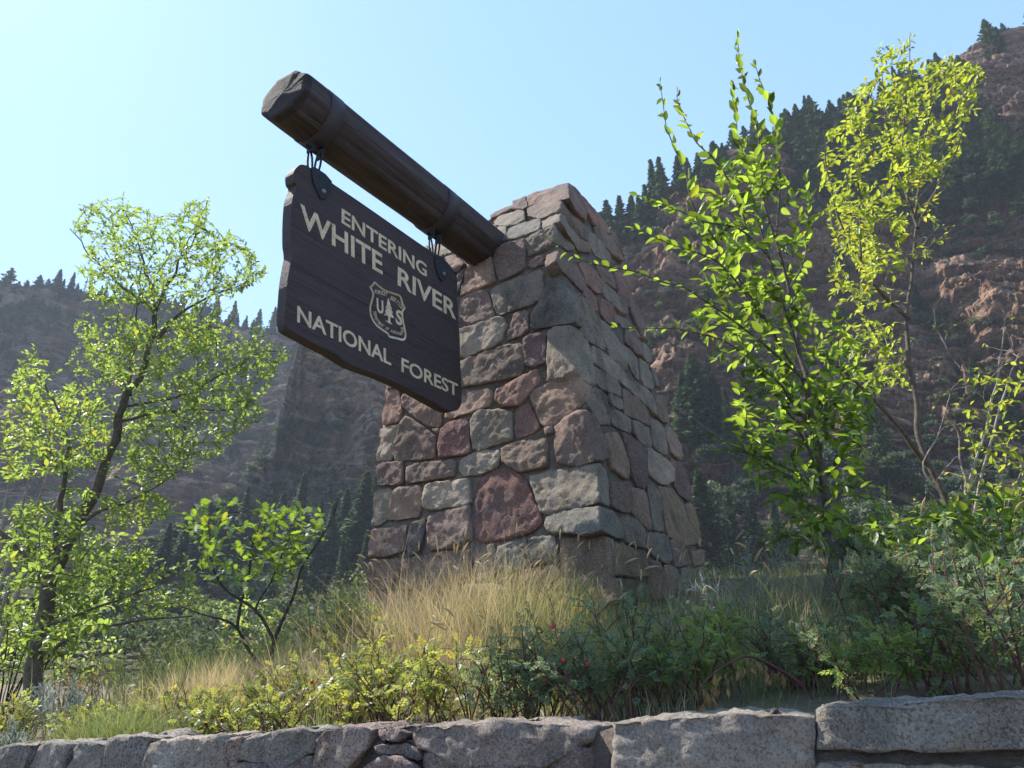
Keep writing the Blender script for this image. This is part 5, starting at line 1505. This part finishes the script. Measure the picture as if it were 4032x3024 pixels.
# --- bare pale stems at the right edge
base = gpos(3850, 6.0)
t3 = empty('bare_shrub', tuple(base))
tag(t3, 'nearly leafless pale stemmed shrub at the right edge below the cave', 'shrub')
tr, tw, lv = Wood(), Wood(), Leaves()
YB = 6.0
for L_, r0 in [([(3810, 2450, YB), (3804, 2150, YB), (3800, 2020, YB), (3830, 1850, YB), (3912, 1569, YB), (3942, 1348, YB), (3957, 1237, YB)], .022),
 ([(3815, 2450, YB), (3830, 2080, YB), (3868, 1864, YB), (3964, 1532, YB), (4000, 1430, YB), (4040, 1340, YB)], .018),
 ([(3800, 2450, YB), (3780, 2060, YB), (3806, 2000, YB), (3815, 1900, YB), (3790, 1830, YB), (3770, 1700, YB), (3690, 1620, YB)], .02),
 ([(3830, 2400, YB), (3930, 2100, YB), (4000, 1900, YB), (4060, 1700, YB)], .012),
 ([(3700, 1950, YB), (3640, 1850, YB), (3700, 1700, YB), (3740, 1560, YB)], .008)]:
    guide(tr, L_, r0, .003, rnd.randint(1, 99), 6, .04)
grow(tr, tw, lv, sample([(3640,1100),(3760,1200),(3900,1050),(4040,1150),(4060,1900),(3900,2000),(3700,1950),(3660,1500)], 80, YB, .3), .0022, .5, .09, .06, (.4, 1), leafy=.25, lift=.25)
grow(tr, tw, lv, sample([(3600,2000),(3800,1700),(4040,1600),(4050,2100),(3800,2150)], 34, YB, .3), .0022, .6, .07, .06, (.4, 1), leafy=.6, lift=.25)
tr.obj('stem', M_PALEBARK, t3); tw.obj('twigs', M_PALEBARK, t3)['kind'] = 'stuff'
f = link('foliage', lv.mesh('foliage', TL_S, M_YLEAF), t3); f['kind'] = 'stuff'

# --- light green tree at the left
YL = 8.3
base = gpos(115, YL)
t4 = empty('light_green_tree', tuple(base))
tag(t4, 'tall light green tree with a leaning grey trunk at the left of the sign', 'tree')
tr, tw, lv = Wood(), Wood(), Leaves()
guide(tr, [(112, 2820, YL), (125, 2700, YL), (150, 2560, YL), (188, 2378, YL), (212, 2259, YL), (263, 2147, YL), (319, 2043, YL), (375, 1931, YL), (423, 1796, YL), (468, 1663, YL), (506, 1555, YL), (557, 1460, YL), (601, 1334, YL), (607, 1220, YL)], .105, .030, 8, 10, .05)
for L_, r0, r1 in [
 ([(601, 1334, YL), (696, 1251, YL), (759, 1201, YL), (886, 1144, YL), (1040, 1080, YL)], .03, .006),
 ([(607, 1220, YL), (671, 1112, YL), (709, 1030, YL), (760, 935, YL), (816, 790, YL)], .028, .006),
 ([(607, 1220, YL), (601, 1131, YL), (570, 1055, YL), (544, 966, YL), (485, 815, YL)], .026, .006),
 ([(607, 1220, YL), (519, 1156, YL + .2), (430, 1080, YL + .2), (354, 1004, YL + .2), (275, 900, YL + .2)], .024, .006),
 ([(199, 2306, YL), (120, 2210, YL), (16, 2107, YL), (-60, 1990, YL), (-60, 1800, YL)], .05, .02),
 ([(212, 2240, YL), (235, 2019, YL + .2), (258, 1860, YL + .2), (262, 1750, YL + .2), (230, 1620, YL + .2), (150, 1480, YL + .2)], .045, .008),
 ([(506, 1555, YL), (520, 1380, YL + .2), (545, 1150, YL + .2), (560, 1000, YL + .2)], .02, .006),
 ([(150, 2600, YL), (279, 2514, YL - .3), (399, 2474, YL - .4), (558, 2442, YL - .5), (758, 2426, YL - .5)], .026, .008),
 ([(170, 2470, YL), (319, 2418, YL - .3), (510, 2346, YL - .4), (640, 2300, YL - .5)], .02, .006),
 ([(279, 2110, YL), (375, 2019, YL), (495, 1979, YL), (622, 1915, YL), (720, 1840, YL)], .025, .006),
 ([(475, 1660, YL), (665, 1618, YL), (823, 1612, YL), (918, 1612, YL)], .022, .006),
 ([(500, 1600, YL), (700, 1560, YL), (886, 1473, YL), (1013, 1390, YL), (1130, 1385, YL)], .02, .005),
 ([(601, 1334, YL), (700, 1290, YL + .3), (800, 1290, YL + .3), (880, 1290, YL + .3)], .012, .005)]:
    guide(tr, L_, r0, r1, rnd.randint(1, 99), 6, .06)
RA = [([(200,1700),(300,1300),(350,1000),(480,880),(800,850),(960,1000),(940,1200),(1000,1400),(900,1650),(700,1850),(650,2100),(640,2300),(300,2400),(200,2100)], 230, .05, (.1, .9), 1.0),
      ([(262,890),(300,800),(400,790),(470,750),(540,810),(620,830),(700,790),(820,765),(850,880),(960,930),(1020,1010),(1070,1070),(980,1120),(900,1180),(800,1200),(700,1190),(520,1200),(420,1230),(340,1160),(300,1060),(300,960)], 300, .055, (.2, .8), .8),
      ([(290,1270),(450,1230),(620,1260),(780,1240),(900,1280),(880,1360),(760,1400),(640,1480),(480,1520),(400,1480),(330,1380)], 150, .055, (.2, 1), .8),
      ([(560,1480),(800,1420),(960,1320),(1040,1240),(1060,1340),(1165,1380),(1100,1450),(1040,1560),(1050,1640),(960,1690),(900,1780),(700,1880),(560,1900),(470,1800),(500,1620)], 260, .055, (0, .7), .75),
      ([(0,1700),(30,1500),(70,1400),(140,1350),(185,1430),(180,1560),(280,1520),(420,1560),(440,1760),(360,1850),(200,1880),(0,1900)], 190, .06, (.4, 1), .7),
      ([(0,2000),(160,1960),(330,2000),(330,2200),(440,2100),(600,2160),(560,2300),(400,2350),(380,2500),(200,2600),(0,2560)], 200, .07, (.1, .9), .9),
      ([(350,1960),(500,1930),(720,1960),(700,2040),(520,2080),(400,2080)], 50, .055, (.4, 1), .4),
      ([(500,2200),(760,2180),(800,2380),(600,2450),(450,2420)], 50, .055, (.3, 1), .4)]
for P_, n_, s_, sh_, sp in RA:
    grow(tr, tw, lv, sample(P_, int(n_ * 1.7), YL, sp * 1.1), .003, .8, .028, s_ * 1.25, sh_, lift=.1)
tr.obj('trunk', M_BARK, t4); tw.obj('twigs', M_BARK, t4)['kind'] = 'stuff'
lv.split(TL_S, M_LLEAF, t4, 280)

# --- dense bush of the same green at the lower left, bare twigs at the left edge
def bushy(name, label, cat, px, Y, regions, tpl, mat, leafsz, gap, bark, group=None, nst=6, shade=(0, 1), rr=.0025, single=0, leafy=1.0, stemr=.014, top=None, **kw):
    base = gpos(px, Y)
    o = empty(name, tuple(base)); tag(o, label, cat, group)
    tr, tw, lv = Wood(), Wood(), Leaves()
    allp = [p for R_ in regions for p in R_[0]]
    x0, x1 = min(p[0] for p in allp), max(p[0] for p in allp); y0 = min(p[1] for p in allp)
    for k in range(nst):
        e = at(x0 + (x1 - x0) * (k + .5) / nst, (y0 + 2 * max(p[1] for p in allp)) / 3, Y + rnd.gauss(0, .15))
        b = base + np.array([rnd.gauss(0, .04), rnd.gauss(0, .04), -.03])
        mid_ = b + (e - b) * .5 + np.array([0, 0, .12 * np.linalg.norm(e - b)])
        pts = wiggle([b, mid_, e], .03, rnd.randint(1, 99))
        tr.tube(pts, [stemr * (1 - .75 * i / (len(pts) - 1)) for i in range(len(pts))], 6)
    for P_, n_, sp in regions:
        grow(tr, tw, lv, sample(P_, n_, Y, sp), rr, .85, gap, leafsz, shade, leafy=leafy, **kw)
    tr.obj('stem', bark, o); tw.obj('twigs', bark, o)['kind'] = 'stuff'
    if single: lv.split(tpl, mat, o, single)
    elif lv.p:
        f = link('foliage', lv.mesh('foliage', tpl, mat), o); f['kind'] = 'stuff'
    return o
bushy('leafy_shrub', 'bright yellow green shrub filling the lower left edge behind the leaning trunk', 'shrub', 60, 9.2,
      [([(-60,2060),(120,2020),(330,2060),(420,2200),(420,2450),(300,2640),(-60,2640)], 210, .5)], TL_S, M_LLEAF, .075, .06, M_DARKBARK, None, 8, (.1, 1))
bushy('bare_tree', 'leafless grey twiggy tree at the left edge of the picture', 'tree', -60, 9.0,
      [([(-80,1480),(60,1520),(300,1500),(330,1700),(200,2000),(-60,2000)], 90, .5)], TL_S, M_LLEAF, .05, .08, M_PALEBARK, None, 5, leafy=.02, stemr=.035, rr=.004)

for i, (px, Y, y0, x0, x1, mt, lb) in enumerate([
  (300, 12, 2280, 180, 480, M_ROSE, 'dark green shrub in the dip right of the leaning trunk'),
  (560, 13, 2330, 430, 700, M_SCRUB, 'grey green shrub in the dip behind the curved branches'),
  (760, 14, 2300, 640, 900, M_SCRUB, 'grey green willow like shrub behind the small oak'),
  (980, 13, 2330, 860, 1120, M_ROSE, 'mid green shrub directly behind the small oak stem'),
  (1180, 13, 2280, 1060, 1320, M_SCRUB, 'shrub in the dip right of the small oak'),
  (1400, 14, 2230, 1290, 1500, M_SCRUB, 'dark shrub in the dip touching the left edge of the pillar'),
  (60, 13, 2350, -60, 240, M_ROSE, 'dark shrub at the left edge behind the trunk foot')]):
    bushy('dip_shrub', lb, 'shrub', px, Y, [([(x0, y0 + 80), ((x0 + x1) / 2, y0), (x1, y0 + 90), (x1, 2700), (x0, 2700)], 170, .7)], TL_S, mt, .11, .05, M_DARKBARK, 'shrubs in the dip behind the slope', 7, (0, .8))
bushy('leafy_shrub', 'bright yellow green leafy brush at the right edge below the bare stems', 'shrub', 3900, 5.0,
      [([(3480,2080),(3700,1960),(3900,1900),(4080,1880),(4080,2380),(3700,2400),(3500,2300)], 150, .35), ([(3750,1500),(4060,1400),(4060,1900),(3800,1950)], 40, .3)], TL_ELM, M_YLEAF, .07, .05, M_BARK, None, 7, (0, .9))
bushy('leafy_shrub', 'loose light green brush right of the elm trunk under its limb', 'shrub', 3480, 5.2,
      [([(3330,2150),(3450,1900),(3620,1950),(3640,2380),(3360,2400)], 90, .3)], TL_S, M_LLEAF, .06, .05, M_BARK, None, 6, (0, .8))
# --- small oak in front of the sign's left
YO = 5.3
base = gpos(1085, YO)
oak = empty('scrub_oak', tuple(base))
tag(oak, 'small open scrub oak with lobed silvery green leaves below the sign', 'shrub')
tr, tw, lv = Wood(), Wood(), Leaves()
for L_, r0, r1 in [
 ([(1080, 2760, YO), (1078, 2640, YO), (1085, 2514, YO), (1149, 2362, YO), (1181, 2259, YO), (1230, 2160, YO), (1290, 2060, YO), (1330, 1960, YO)], .02, .003),
 ([(1060, 2720, YO), (1037, 2650, YO), (973, 2562, YO), (910, 2458, YO - .1), (798, 2418, YO - .1), (700, 2380, YO - .1)], .018, .004),
 ([(1069, 2514, YO), (1005, 2402, YO), (878, 2314, YO), (830, 2200, YO), (835, 2080, YO), (760, 1990, YO)], .013, .003),
 ([(934, 2470, YO), (973, 2298, YO), (989, 2179, YO), (1037, 2019, YO)], .012, .003),
 ([(1005, 2402, YO), (1060, 2290, YO + .1), (1130, 2140, YO + .1), (1190, 2030, YO + .1)], .009, .003)]:
    guide(tr, L_, r0, r1, rnd.randint(1, 99), 6, .03)
grow(tr, tw, lv, sample([(700,2040),(790,1975),(940,1985),(1080,1970),(1180,2000),(1280,2000),(1270,2110),(1200,2220),(1100,2300),(960,2330),(820,2300),(740,2200)], 190, YO, .3), .002, .75, .04, .08, (0, .9), jitter=.5)
grow(tr, tw, lv, [at(*p) for p in ((1335, 1955, YO), (1300, 1985, YO), (760, 1980, YO), (745, 2080, YO), (790, 2110, YO))], .002, .8, .04, .08, (.2, .95))
tr.obj('trunk', M_DARKBARK, oak); tw.obj('twigs', M_DARKBARK, oak)['kind'] = 'stuff'
lv.split(TL_OAK, M_OAK, oak, 290)

# --- wild roses and other low shrubs on the slope
def low_shrub(name, label, cat, group, px, Y, h, wd, mat, tpl=TL_ROSE, n=12, lsz=.085, gap=.03, shade=(0, .85), bark=M_REDSTEM, hips=0, up=.3, droop=.1, frac=.75, lean=0.0):
    base = gpos(px, Y)
    o = empty(name, tuple(base)); tag(o, label, cat, group)
    tr, lv = Wood(), Leaves()
    tipz = []
    for k in range(n):
        a = rnd.uniform(0, 6.28); rad = wd * math.sqrt(rnd.random()); hh = h * (1 - .45 * (rad / wd) ** 2) * rnd.uniform(.7, 1.08)
        b = base + np.array([rnd.gauss(0, wd * .3), rnd.gauss(0, wd * .2), -.03]); b[2] = float(ground_z(b[0], b[1])) - .02
        e = b + np.array([math.cos(a) * rad + lean * h, math.sin(a) * rad * .7, hh])
        e[1] = max(e[1], wall_Y(e[0]) + .10)
        m_ = b + (e - b) * .5 + np.array([0, 0, .18 * hh])
        pts = [b * (1 - s) ** 2 + m_ * 2 * s * (1 - s) + e * s * s for s in np.linspace(0, 1, 7)]
        pts = [p + np.array([rnd.gauss(0, .006), rnd.gauss(0, .006), 0]) for p in pts]
        tr.tube(pts, [.0045 * (1 - .7 * i / 6) for i in range(7)], 4)
        leaf_run(lv, pts, frac, gap, lsz, shade, up=up, droop=droop)
        for q in range(2):                    # side shoots
            s = rnd.uniform(.4, .85); i = int(s * 6); a2 = rnd.uniform(0, 6.28); L = rnd.uniform(.15, .35) * h
            e2 = pts[i] + np.array([math.cos(a2) * L, math.sin(a2) * L * .7, L * .5])
            e2[1] = max(e2[1], wall_Y(e2[0]) + .10)
            p2 = [pts[i], (pts[i] + e2) / 2 + np.array([0, 0, .03]), e2]
            tr.tube(p2, [.0028, .002, .001], 4)
            leaf_run(lv, p2, .9, gap, lsz * .9, shade, up=up, droop=droop)
            tipz.append(e2)
        tipz.append(e)
    tr.obj('stem', bark, o)
    f = link('foliage', lv.mesh('foliage', tpl, mat), o); f['kind'] = 'stuff'
    rnd.shuffle(tipz)
    for e in tipz[:hips]:
        bm = bmesh.new()
        bmesh.ops.create_uvsphere(bm, u_segments=10, v_segments=7, radius=.0085, matrix=Matrix.Translation(Vector(e) + Vector((0, -.02, -.015))) @ Matrix.Diagonal((1, 1, 1.2, 1)))
        link('rose_hip', bm_mesh('rose_hip', bm, M_HIP, True), o)
    return o
gr = 'wild roses on the slope behind the wall'
LOW = [  # px, Y, h, wd, material, label, hips
 (1960, 3.6, .42, .30, M_ROSE, 'wild rose with bluish green leaves in front of the dry grass clump', 1),
 (2120, 3.45, .52, .28, M_ROSE, 'wild rose just right of the dry grass clump', 2),
 (2260, 4.1, .45, .25, M_ROSEY, 'thin wild rose in front of the pillar corner stones', 3),
 (2400, 3.35, .45, .30, M_ROSE, 'wild rose directly above the joint of the two large middle boulders', 1),
 (2560, 3.7, .62, .30, M_ROSE, 'tall wild rose below the right face of the pillar', 0),
 (2740, 3.5, .55, .30, M_ROSE, 'dark green wild rose left of the drooping dead cane', 1),
 (2940, 4.3, .60, .30, M_ROSE, 'wild rose behind the drooping dead cane', 0),
 (3120, 3.5, .40, .28, M_ROSE, 'low wild rose between dead cane and elm trunk', 0),
 (3290, 3.3, .36, .30, M_ROSE, 'wild rose in front of the elm trunk foot', 0),
 (3520, 3.7, .72, .34, M_ROSE, 'large blue green wild rose right of the elm trunk', 0),
 (3650, 3.0, .52, .30, M_ROSE, 'wild rose above the large right boulder', 1),
 (3800, 3.6, .80, .34, M_ROSE, 'tall wild rose below the dry reddish branch', 0),
 (3960, 2.9, .60, .30, M_ROSE, 'wild rose at the right edge of the picture above the boulder', 0),
 (4040, 4.0, .95, .40, M_ROSE, 'tall shadowed wild rose at the right edge', 0),
 (1740, 3.6, .42, .28, M_ROSEY, 'yellow green wild rose left of the bluish one', 1),
 (1560, 3.9, .42, .28, M_ROSEY, 'yellowing wild rose below the pillar left corner', 0),
 (1400, 4.1, .50, .30, M_ROSEY, 'yellowing wild rose with red hips near the foot of the small oak', 3),
 (1230, 4.4, .48, .28, M_ROSEY, 'yellow leaved wild rose just right of the small oak stem', 3),
 (1100, 3.9, .30, .28, M_ROSEY, 'low yellow wild rose in front of the small oak', 1),
 (930, 4.2, .28, .28, M_ROSEY, 'low wild rose left of the small oak foot', 0),
 (760, 4.4, .30, .25, M_ROSEY, 'low wild rose with a bare reddish cane, centre of the left half', 0),
 (560, 4.6, .28, .28, M_ROSEY, 'low yellow wild rose above the fourth wall stone', 0),
 (400, 4.9, .30, .25, M_ROSEY, 'small wild rose right of the silver wormwood', 0),
 (1480, 5.0, .55, .28, M_ROSEY, 'wild rose leaning against the left pillar edge', 1),
 (1330, 5.2, .60, .25, M_OAK, 'silvery green shrub between the small oak and the pillar', 0),
 (60, 5.2, .38, .3, M_ROSEY, 'yellow wild rose at the left edge above the wall', 0),
 (2640, 4.6, .55, .3, M_ROSE, 'wild rose with a red hip beside the right foot of the pillar', 2),
]
for (px, Y, h, wd, mat, lb, hp) in LOW:
    wy = 2.632 / (1 + .479 * (px - 2016) / 3030); Y = max(wy + .42, Y - .35) if Y < 4.35 else Y - .1
    if mat is M_ROSE and px % 40 == 0: mat = M_SAGE
    nn_ = 15 if mat in (M_ROSE, M_SAGE) else 20
    low_shrub('wild_rose' if 'rose' in lb else 'silvery_shrub', lb, 'shrub', gr if 'rose' in lb else None, px, Y, h * (.8 if mat is M_ROSE else .95), wd, mat, n=15 if mat is M_ROSE else 20, lsz=.08 if mat is M_ROSE else .066, hips=hp, shade=(0, .75) if mat is M_ROSE else (0, 1), gap=.026)
for (px, Y, h, wd, lb) in [(170, 5.4, .42, .13, 'silver wormwood at the far left in front of the leaning trunk'), (290, 5.2, .42, .16, 'large silver wormwood right of the leaning trunk'),
                          (70, 4.6, .22, .12, 'small silver wormwood low at the left edge'), (2830, 4.4, .66, .22, 'tall silver wormwood right of the pillar'),
                          (2700, 4.5, .5, .18, 'silver wormwood at the right foot of the pillar'), (3060, 4.0, .42, .10, 'single silver wormwood sprig above the dead cane'),
                          (3000, 4.9, .7, .2, 'silver wormwood left of the elm trunk'), (3720, 4.6, .75, .2, 'silver wormwood below the dry reddish branch')]:
    low_shrub('silver_wormwood', lb, 'plant', 'silver wormwood plants', px, Y, h, wd, M_SILVER, TL_SILV, 9, .055, .011, (0, 1), M_PALEBARK, 0, .4, -.3, .8)
# rusty dry plants
for (px, Y, h, wd, lb) in [(90, 5.5, .35, .2, 'rust coloured dry shrub at the left edge by the leaning trunk'), (330, 6.0, .55, .2, 'rust coloured dry shrub behind the silver wormwood'), (3830, 4.2, .95, .22, 'dry reddish brown shrub under the elm limb at the right')]:
    low_shrub('dry_shrub', lb, 'shrub', 'dry rusty shrubs', px, Y, h, wd, M_DEAD, TL_ROSE, 9, .06, .03, (0, 1), M_REDSTEM, 0, .2, .3, .45)
# bent dead cane with hanging brown leaves
base = gpos(3215, 2.95)
cane = empty('dead_rose_cane', tuple(base))
tag(cane, 'arching dead thorny cane with hanging brown leaves just above the wall', 'branch')
tr, lv = Wood(), Leaves()
YC = 2.95
p1 = guide(tr, [(3225, 2800, YC), (3160, 2700, YC - .02), (3060, 2630, YC - .05), (2960, 2585, YC - .08), (2890, 2600, YC - .1), (2810, 2650, YC - .12), (2755, 2710, YC - .14)], .008, .003, 4, 6, .01)
for i in range(2, len(p1)):
    if i < 5 and rnd.random() < .4: continue
    if 15 < i < 18 or i < 7: continue
    for q in range(5 if i > len(p1) - 7 else 3):
        p = p1[i] + np.array([rnd.gauss(0, .012), rnd.gauss(0, .012), -rnd.uniform(0, .085 if i > len(p1) - 7 else .05)])
        lv.add(p, (rnd.gauss(0, .25), rnd.gauss(0, .25), -1), (rnd.gauss(0, 1), -1, rnd.gauss(0, .4)), rnd.uniform(.022, .040), rnd.random())
tr.obj('stem', M_REDSTEM, cane)
lv.split(TL_DEAD, M_DEAD, cane, 120)
# long bare canes crossing
def cane_obj(label, L_, r0, mat=M_REDSTEM):
    P0 = at(*L_[0]); o = empty('bare_cane', tuple(P0)); tag(o, label, 'branch', 'bare canes on the slope')
    tr = Wood(); guide(tr, L_, r0, .0012, rnd.randint(1, 99), 5, .02)
    for k in range(3):
        j = rnd.choice(tr.np_[len(tr.np_) // 3:]); e = j + np.array([rnd.uniform(-.12, .12), 0, rnd.uniform(.04, .12)])
        tr.tube([j, (j + e) / 2 + (0, 0, .01), e], [.002, .0015, .001], 4, False)
    tr.obj('stem', mat, o)
cane_obj('thin dark cane rising in front of the speckled grey corner stones', [(2170, 2680, 4.1), (2190, 2450, 4.3), (2130, 2300, 4.35), (2095, 2225, 4.4)], .004)
cane_obj('short dark red cane leaning left above the fifth wall stone', [(680, 2790, 4.0), (715, 2700, 4.1), (740, 2620, 4.2)], .005)
cane_obj('dark slanting cane in front of the wall top below the small oak', [(1250, 2870, 3.6), (1180, 2780, 3.8), (1090, 2700, 4.0)], .006)
cane_obj('pale dry stalk bending over beside the right boulder', [(3780, 2760, 2.7), (3720, 2640, 2.8), (3660, 2560, 2.9), (3580, 2545, 2.9)], .003, M_PALEBARK)
cane_obj('black dead stub just above the wall right of the dead cane', [(3285, 2790, 2.7), (3290, 2730, 2.7), (3305, 2690, 2.7)], .007, M_DARKBARK)
cane_obj('long pale tendril hanging off the right side of the pillar', [(2560, 1546, 5.3), (2640, 1590, 5.1), (2750, 1660, 4.9), (2900, 1780, 4.6)], .0035, M_PALEBARK)
cane_obj('pale tendril looping beside the right edge of the pillar', [(2645, 1625, 5.0), (2635, 1700, 5.0), (2690, 1790, 4.9), (2800, 1830, 4.8), (2950, 1810, 4.6)], .0028, M_PALEBARK)
cane_obj('dark curved sucker rising left of the elm trunk', [(3225, 2640, 4.2), (3215, 2480, 4.2), (3180, 2350, 4.2), (3110, 2290, 4.2)], .007, M_DARKBARK)

# --- grass
def blades(B, H, lean, wdt, shade, curve=1.0):
    """B base points (n,3), H heights, lean (n,2)"""
    n = len(B)
    ts = np.array([0, .35, .7, 1.0])
    ang = rng.uniform(0, 6.283, n)
    side = np.stack([np.cos(ang), np.sin(ang), 0 * ang], -1)
    V = np.zeros((n, 7, 3))
    for k, t in enumerate(ts):
        c = B + np.stack([lean[:, 0] * t ** (1 + curve), lean[:, 1] * t ** (1 + curve), 1.0 * t - .25 * t * t * np.minimum(1.5, np.hypot(lean[:, 0], lean[:, 1]))], -1) * H[:, None]
        wv = (wdt * (1 - t * .75))[:, None] * side
        if k < 3:
            V[:, 2 * k] = c - wv; V[:, 2 * k + 1] = c + wv
        else: V[:, 6] = c
    b = (np.arange(n) * 7)[:, None]
    Q = np.concatenate([b + np.array([[0, 1, 3, 2]]), b + np.array([[2, 3, 5, 4]])])
    T = b + np.array([[4, 5, 6]])
    return V.reshape(-1, 3), Q, T, np.repeat(shade, 7), V[:, 6], unit(V[:, 6] - V[:, 4])
def grass_obj(name, label, B, H, lean, wdt, shade, mat):
    V, Q, T, S, tip, td = blades(B, H, lean, wdt, shade)
    o = link(name, mk(name, V, [Q, T], mat, False, S)); tag(o, label, 'grass', None, 'stuff')
    return tip, td
def scatter(n, x0, x1, y0, y1, f=None):
    x = rng.uniform(x0, x1, n); y = rng.uniform(y0, y1, n)
    k = (y > wall_Y(x) + .36)
    if f is not None: k &= f(x, y)
    x, y = x[k], y[k]
    return np.stack([x, y, ground_z(x, y) - .01], -1)
B = scatter(52000, -6.5, 5.5, 2.2, 9, lambda x, y: (fbm(np.stack([x, y, 0 * x], -1), 1.6, 3, 3) > -.35))
H = rng.uniform(.05, .20, len(B)) * (1 + .5 * vn(B, 1.1, 8)) * (.55 + .45 * smooth((B[:, 1] - wall_Y(B[:, 0]) - .3) / 1.0)); 
grass_obj('green_grass', 'fine green and straw coloured grass covering the slope', B, H, rng.normal(0, .35, (len(B), 2)), rng.uniform(.0012, .0028, len(B)), rng.random(len(B)), M_GRASS)
B = scatter(26000, -6.5, 1.5, 2.4, 8.5, lambda x, y: fbm(np.stack([x, y, 0 * x], -1), 1.1, 3, 14) > -.1)
H = rng.uniform(.08, .27, len(B)) * (.5 + .5 * smooth((B[:, 1] - wall_Y(B[:, 0]) - .3) / 1.0))
grass_obj('dry_grass', 'straw coloured dry grass on the left part of the slope', B, H, rng.normal(0, .4, (len(B), 2)), rng.uniform(.001, .0022, len(B)), rng.random(len(B)), M_TAN)
def clump(cx, cy, n, sx, sy, h0, h1, spread, mat, name, label, heads=0, leanx=0.0, wd=(.001, .0022)):
    x = cx + rng.normal(0, sx, n); y = cy + rng.normal(0, sy, n)
    y = np.maximum(y, wall_Y(x) + .25)
    Bc = np.stack([x, y, ground_z(x, y) - .01], -1)
    H_ = rng.uniform(h0, h1, n)
    ln = np.stack([(x - cx) / sx * .14 + rng.normal(leanx, spread, n), (y - cy) / sy * .1 + rng.normal(0, spread, n)], -1)
    tip, td = grass_obj(name, label, Bc, H_, ln, rng.uniform(*wd, n), rng.random(n), mat)
    if heads:
        idx = np.argsort(-(H_ + rng.normal(0, .05, n)))[:heads]
        V_, F_ = [], []
        for i in idx:
            t = tip[i]; d = td[i] + np.array([rng.normal(0, .25), rng.normal(0, .2), 0]); d /= np.linalg.norm(d)
            Lh = rng.uniform(.05, .095)
            pts = [t - d * .01, t + d * Lh * .25, t + d * Lh * .6 + (0, 0, -.004), t + d * Lh + (0, 0, -.014)]
            v, f = tube_np(pts, [.002, .0062, .0055, .0012], 5)
            F_ += [[a + len(V_) for a in q] for q in f]; V_ += v
        o = link('seed_heads', mk('seed_heads', np.array(V_), [np.array(F_)], M_TAN, True, rng.random(len(V_)))); tag(o, 'pale fuzzy seed heads standing over the ' + label, 'grass', None, 'stuff')
Pc = gpos(1830, 4.75)
clump(Pc[0], Pc[1], 4200, .36, .24, .25, .88, .36, M_TAN, 'dry_grass_clump', 'golden dry grass clump at the foot of the pillar', 46)
Pc = gpos(1560, 5.0)
clump(Pc[0], Pc[1], 1500, .26, .2, .15, .5, .45, M_TAN, 'dry_grass_clump', 'golden grass clump at the left foot of the pillar', 16)
Pc = gpos(2130, 4.7)
clump(Pc[0], Pc[1], 1700, .22, .15, .3, .7, .12, M_GRASS, 'green_grass_clump', 'upright green grass in front of the pillar corner', 14, 0, (.0014, .003))
Pc = gpos(2450, 4.7)
clump(Pc[0], Pc[1], 900, .25, .12, .3, .75, .15, M_GRASS, 'green_grass_clump', 'thin upright grass before the right face of the pillar', 16)
Pc = gpos(880, 4.6)
clump(Pc[0], Pc[1], 2200, .2, .12, .2, .42, .35, M_TAN, 'dry_grass_clump', 'straw coloured grass clump left of the small oak')
Pc = gpos(520, 4.0)
clump(Pc[0], Pc[1], 1600, .16, .10, .12, .3, .45, M_GRASS, 'green_grass_clump', 'fine green tuft right above the left wall stones')
Pc = gpos(1330, 4.4)
clump(Pc[0], Pc[1], 1600, .22, .14, .2, .5, .35, M_TAN, 'dry_grass_clump', 'straw grass between small oak and golden clump', 6)
Pc = gpos(830, 6.5)
clump(Pc[0], Pc[1], 2200, .5, .3, .3, .75, .25, M_GRASS, 'green_grass_clump', 'tall green grass behind the small oak', 14, -.1, (.0016, .0032))

for (px, Y, n_, sx_, hh_, mt, nm, lb) in [
  (1750, 4.4, 900, .3, .45, M_TAN, 'bent_dry_grass', 'bent and broken straw lying out of the golden clump'),
  (2300, 3.8, 1200, .35, .55, M_GRASS, 'tall_grass', 'sparse tall grass among the roses below the pillar corner'),
  (2700, 3.7, 1300, .45, .6, M_TAN, 'tall_dry_grass', 'sparse pale stalks among the roses right of the pillar'),
  (3200, 3.7, 1300, .5, .55, M_GRASS, 'tall_grass', 'thin tall grass around the elm trunk'),
  (3750, 3.6, 900, .4, .75, M_GRASS, 'tall_grass', 'thin tall grass among the shadowed roses at the right'),
  (3400, 4.8, 900, .6, .8, M_TAN, 'tall_dry_grass', 'pale stalks behind the elm trunk'),
  (1250, 4.2, 500, .35, .5, M_GRASS, 'tall_grass', 'grass stalks between the small oak and the yellow roses')]:
    Pc = gpos(px, Y)
    clump(Pc[0], Pc[1], n_, sx_, .22, .12, hh_, .75 if 'bent' in nm else .3, mt, nm, lb, 10 if 'bent' not in nm else 0, 0, (.001, .002))
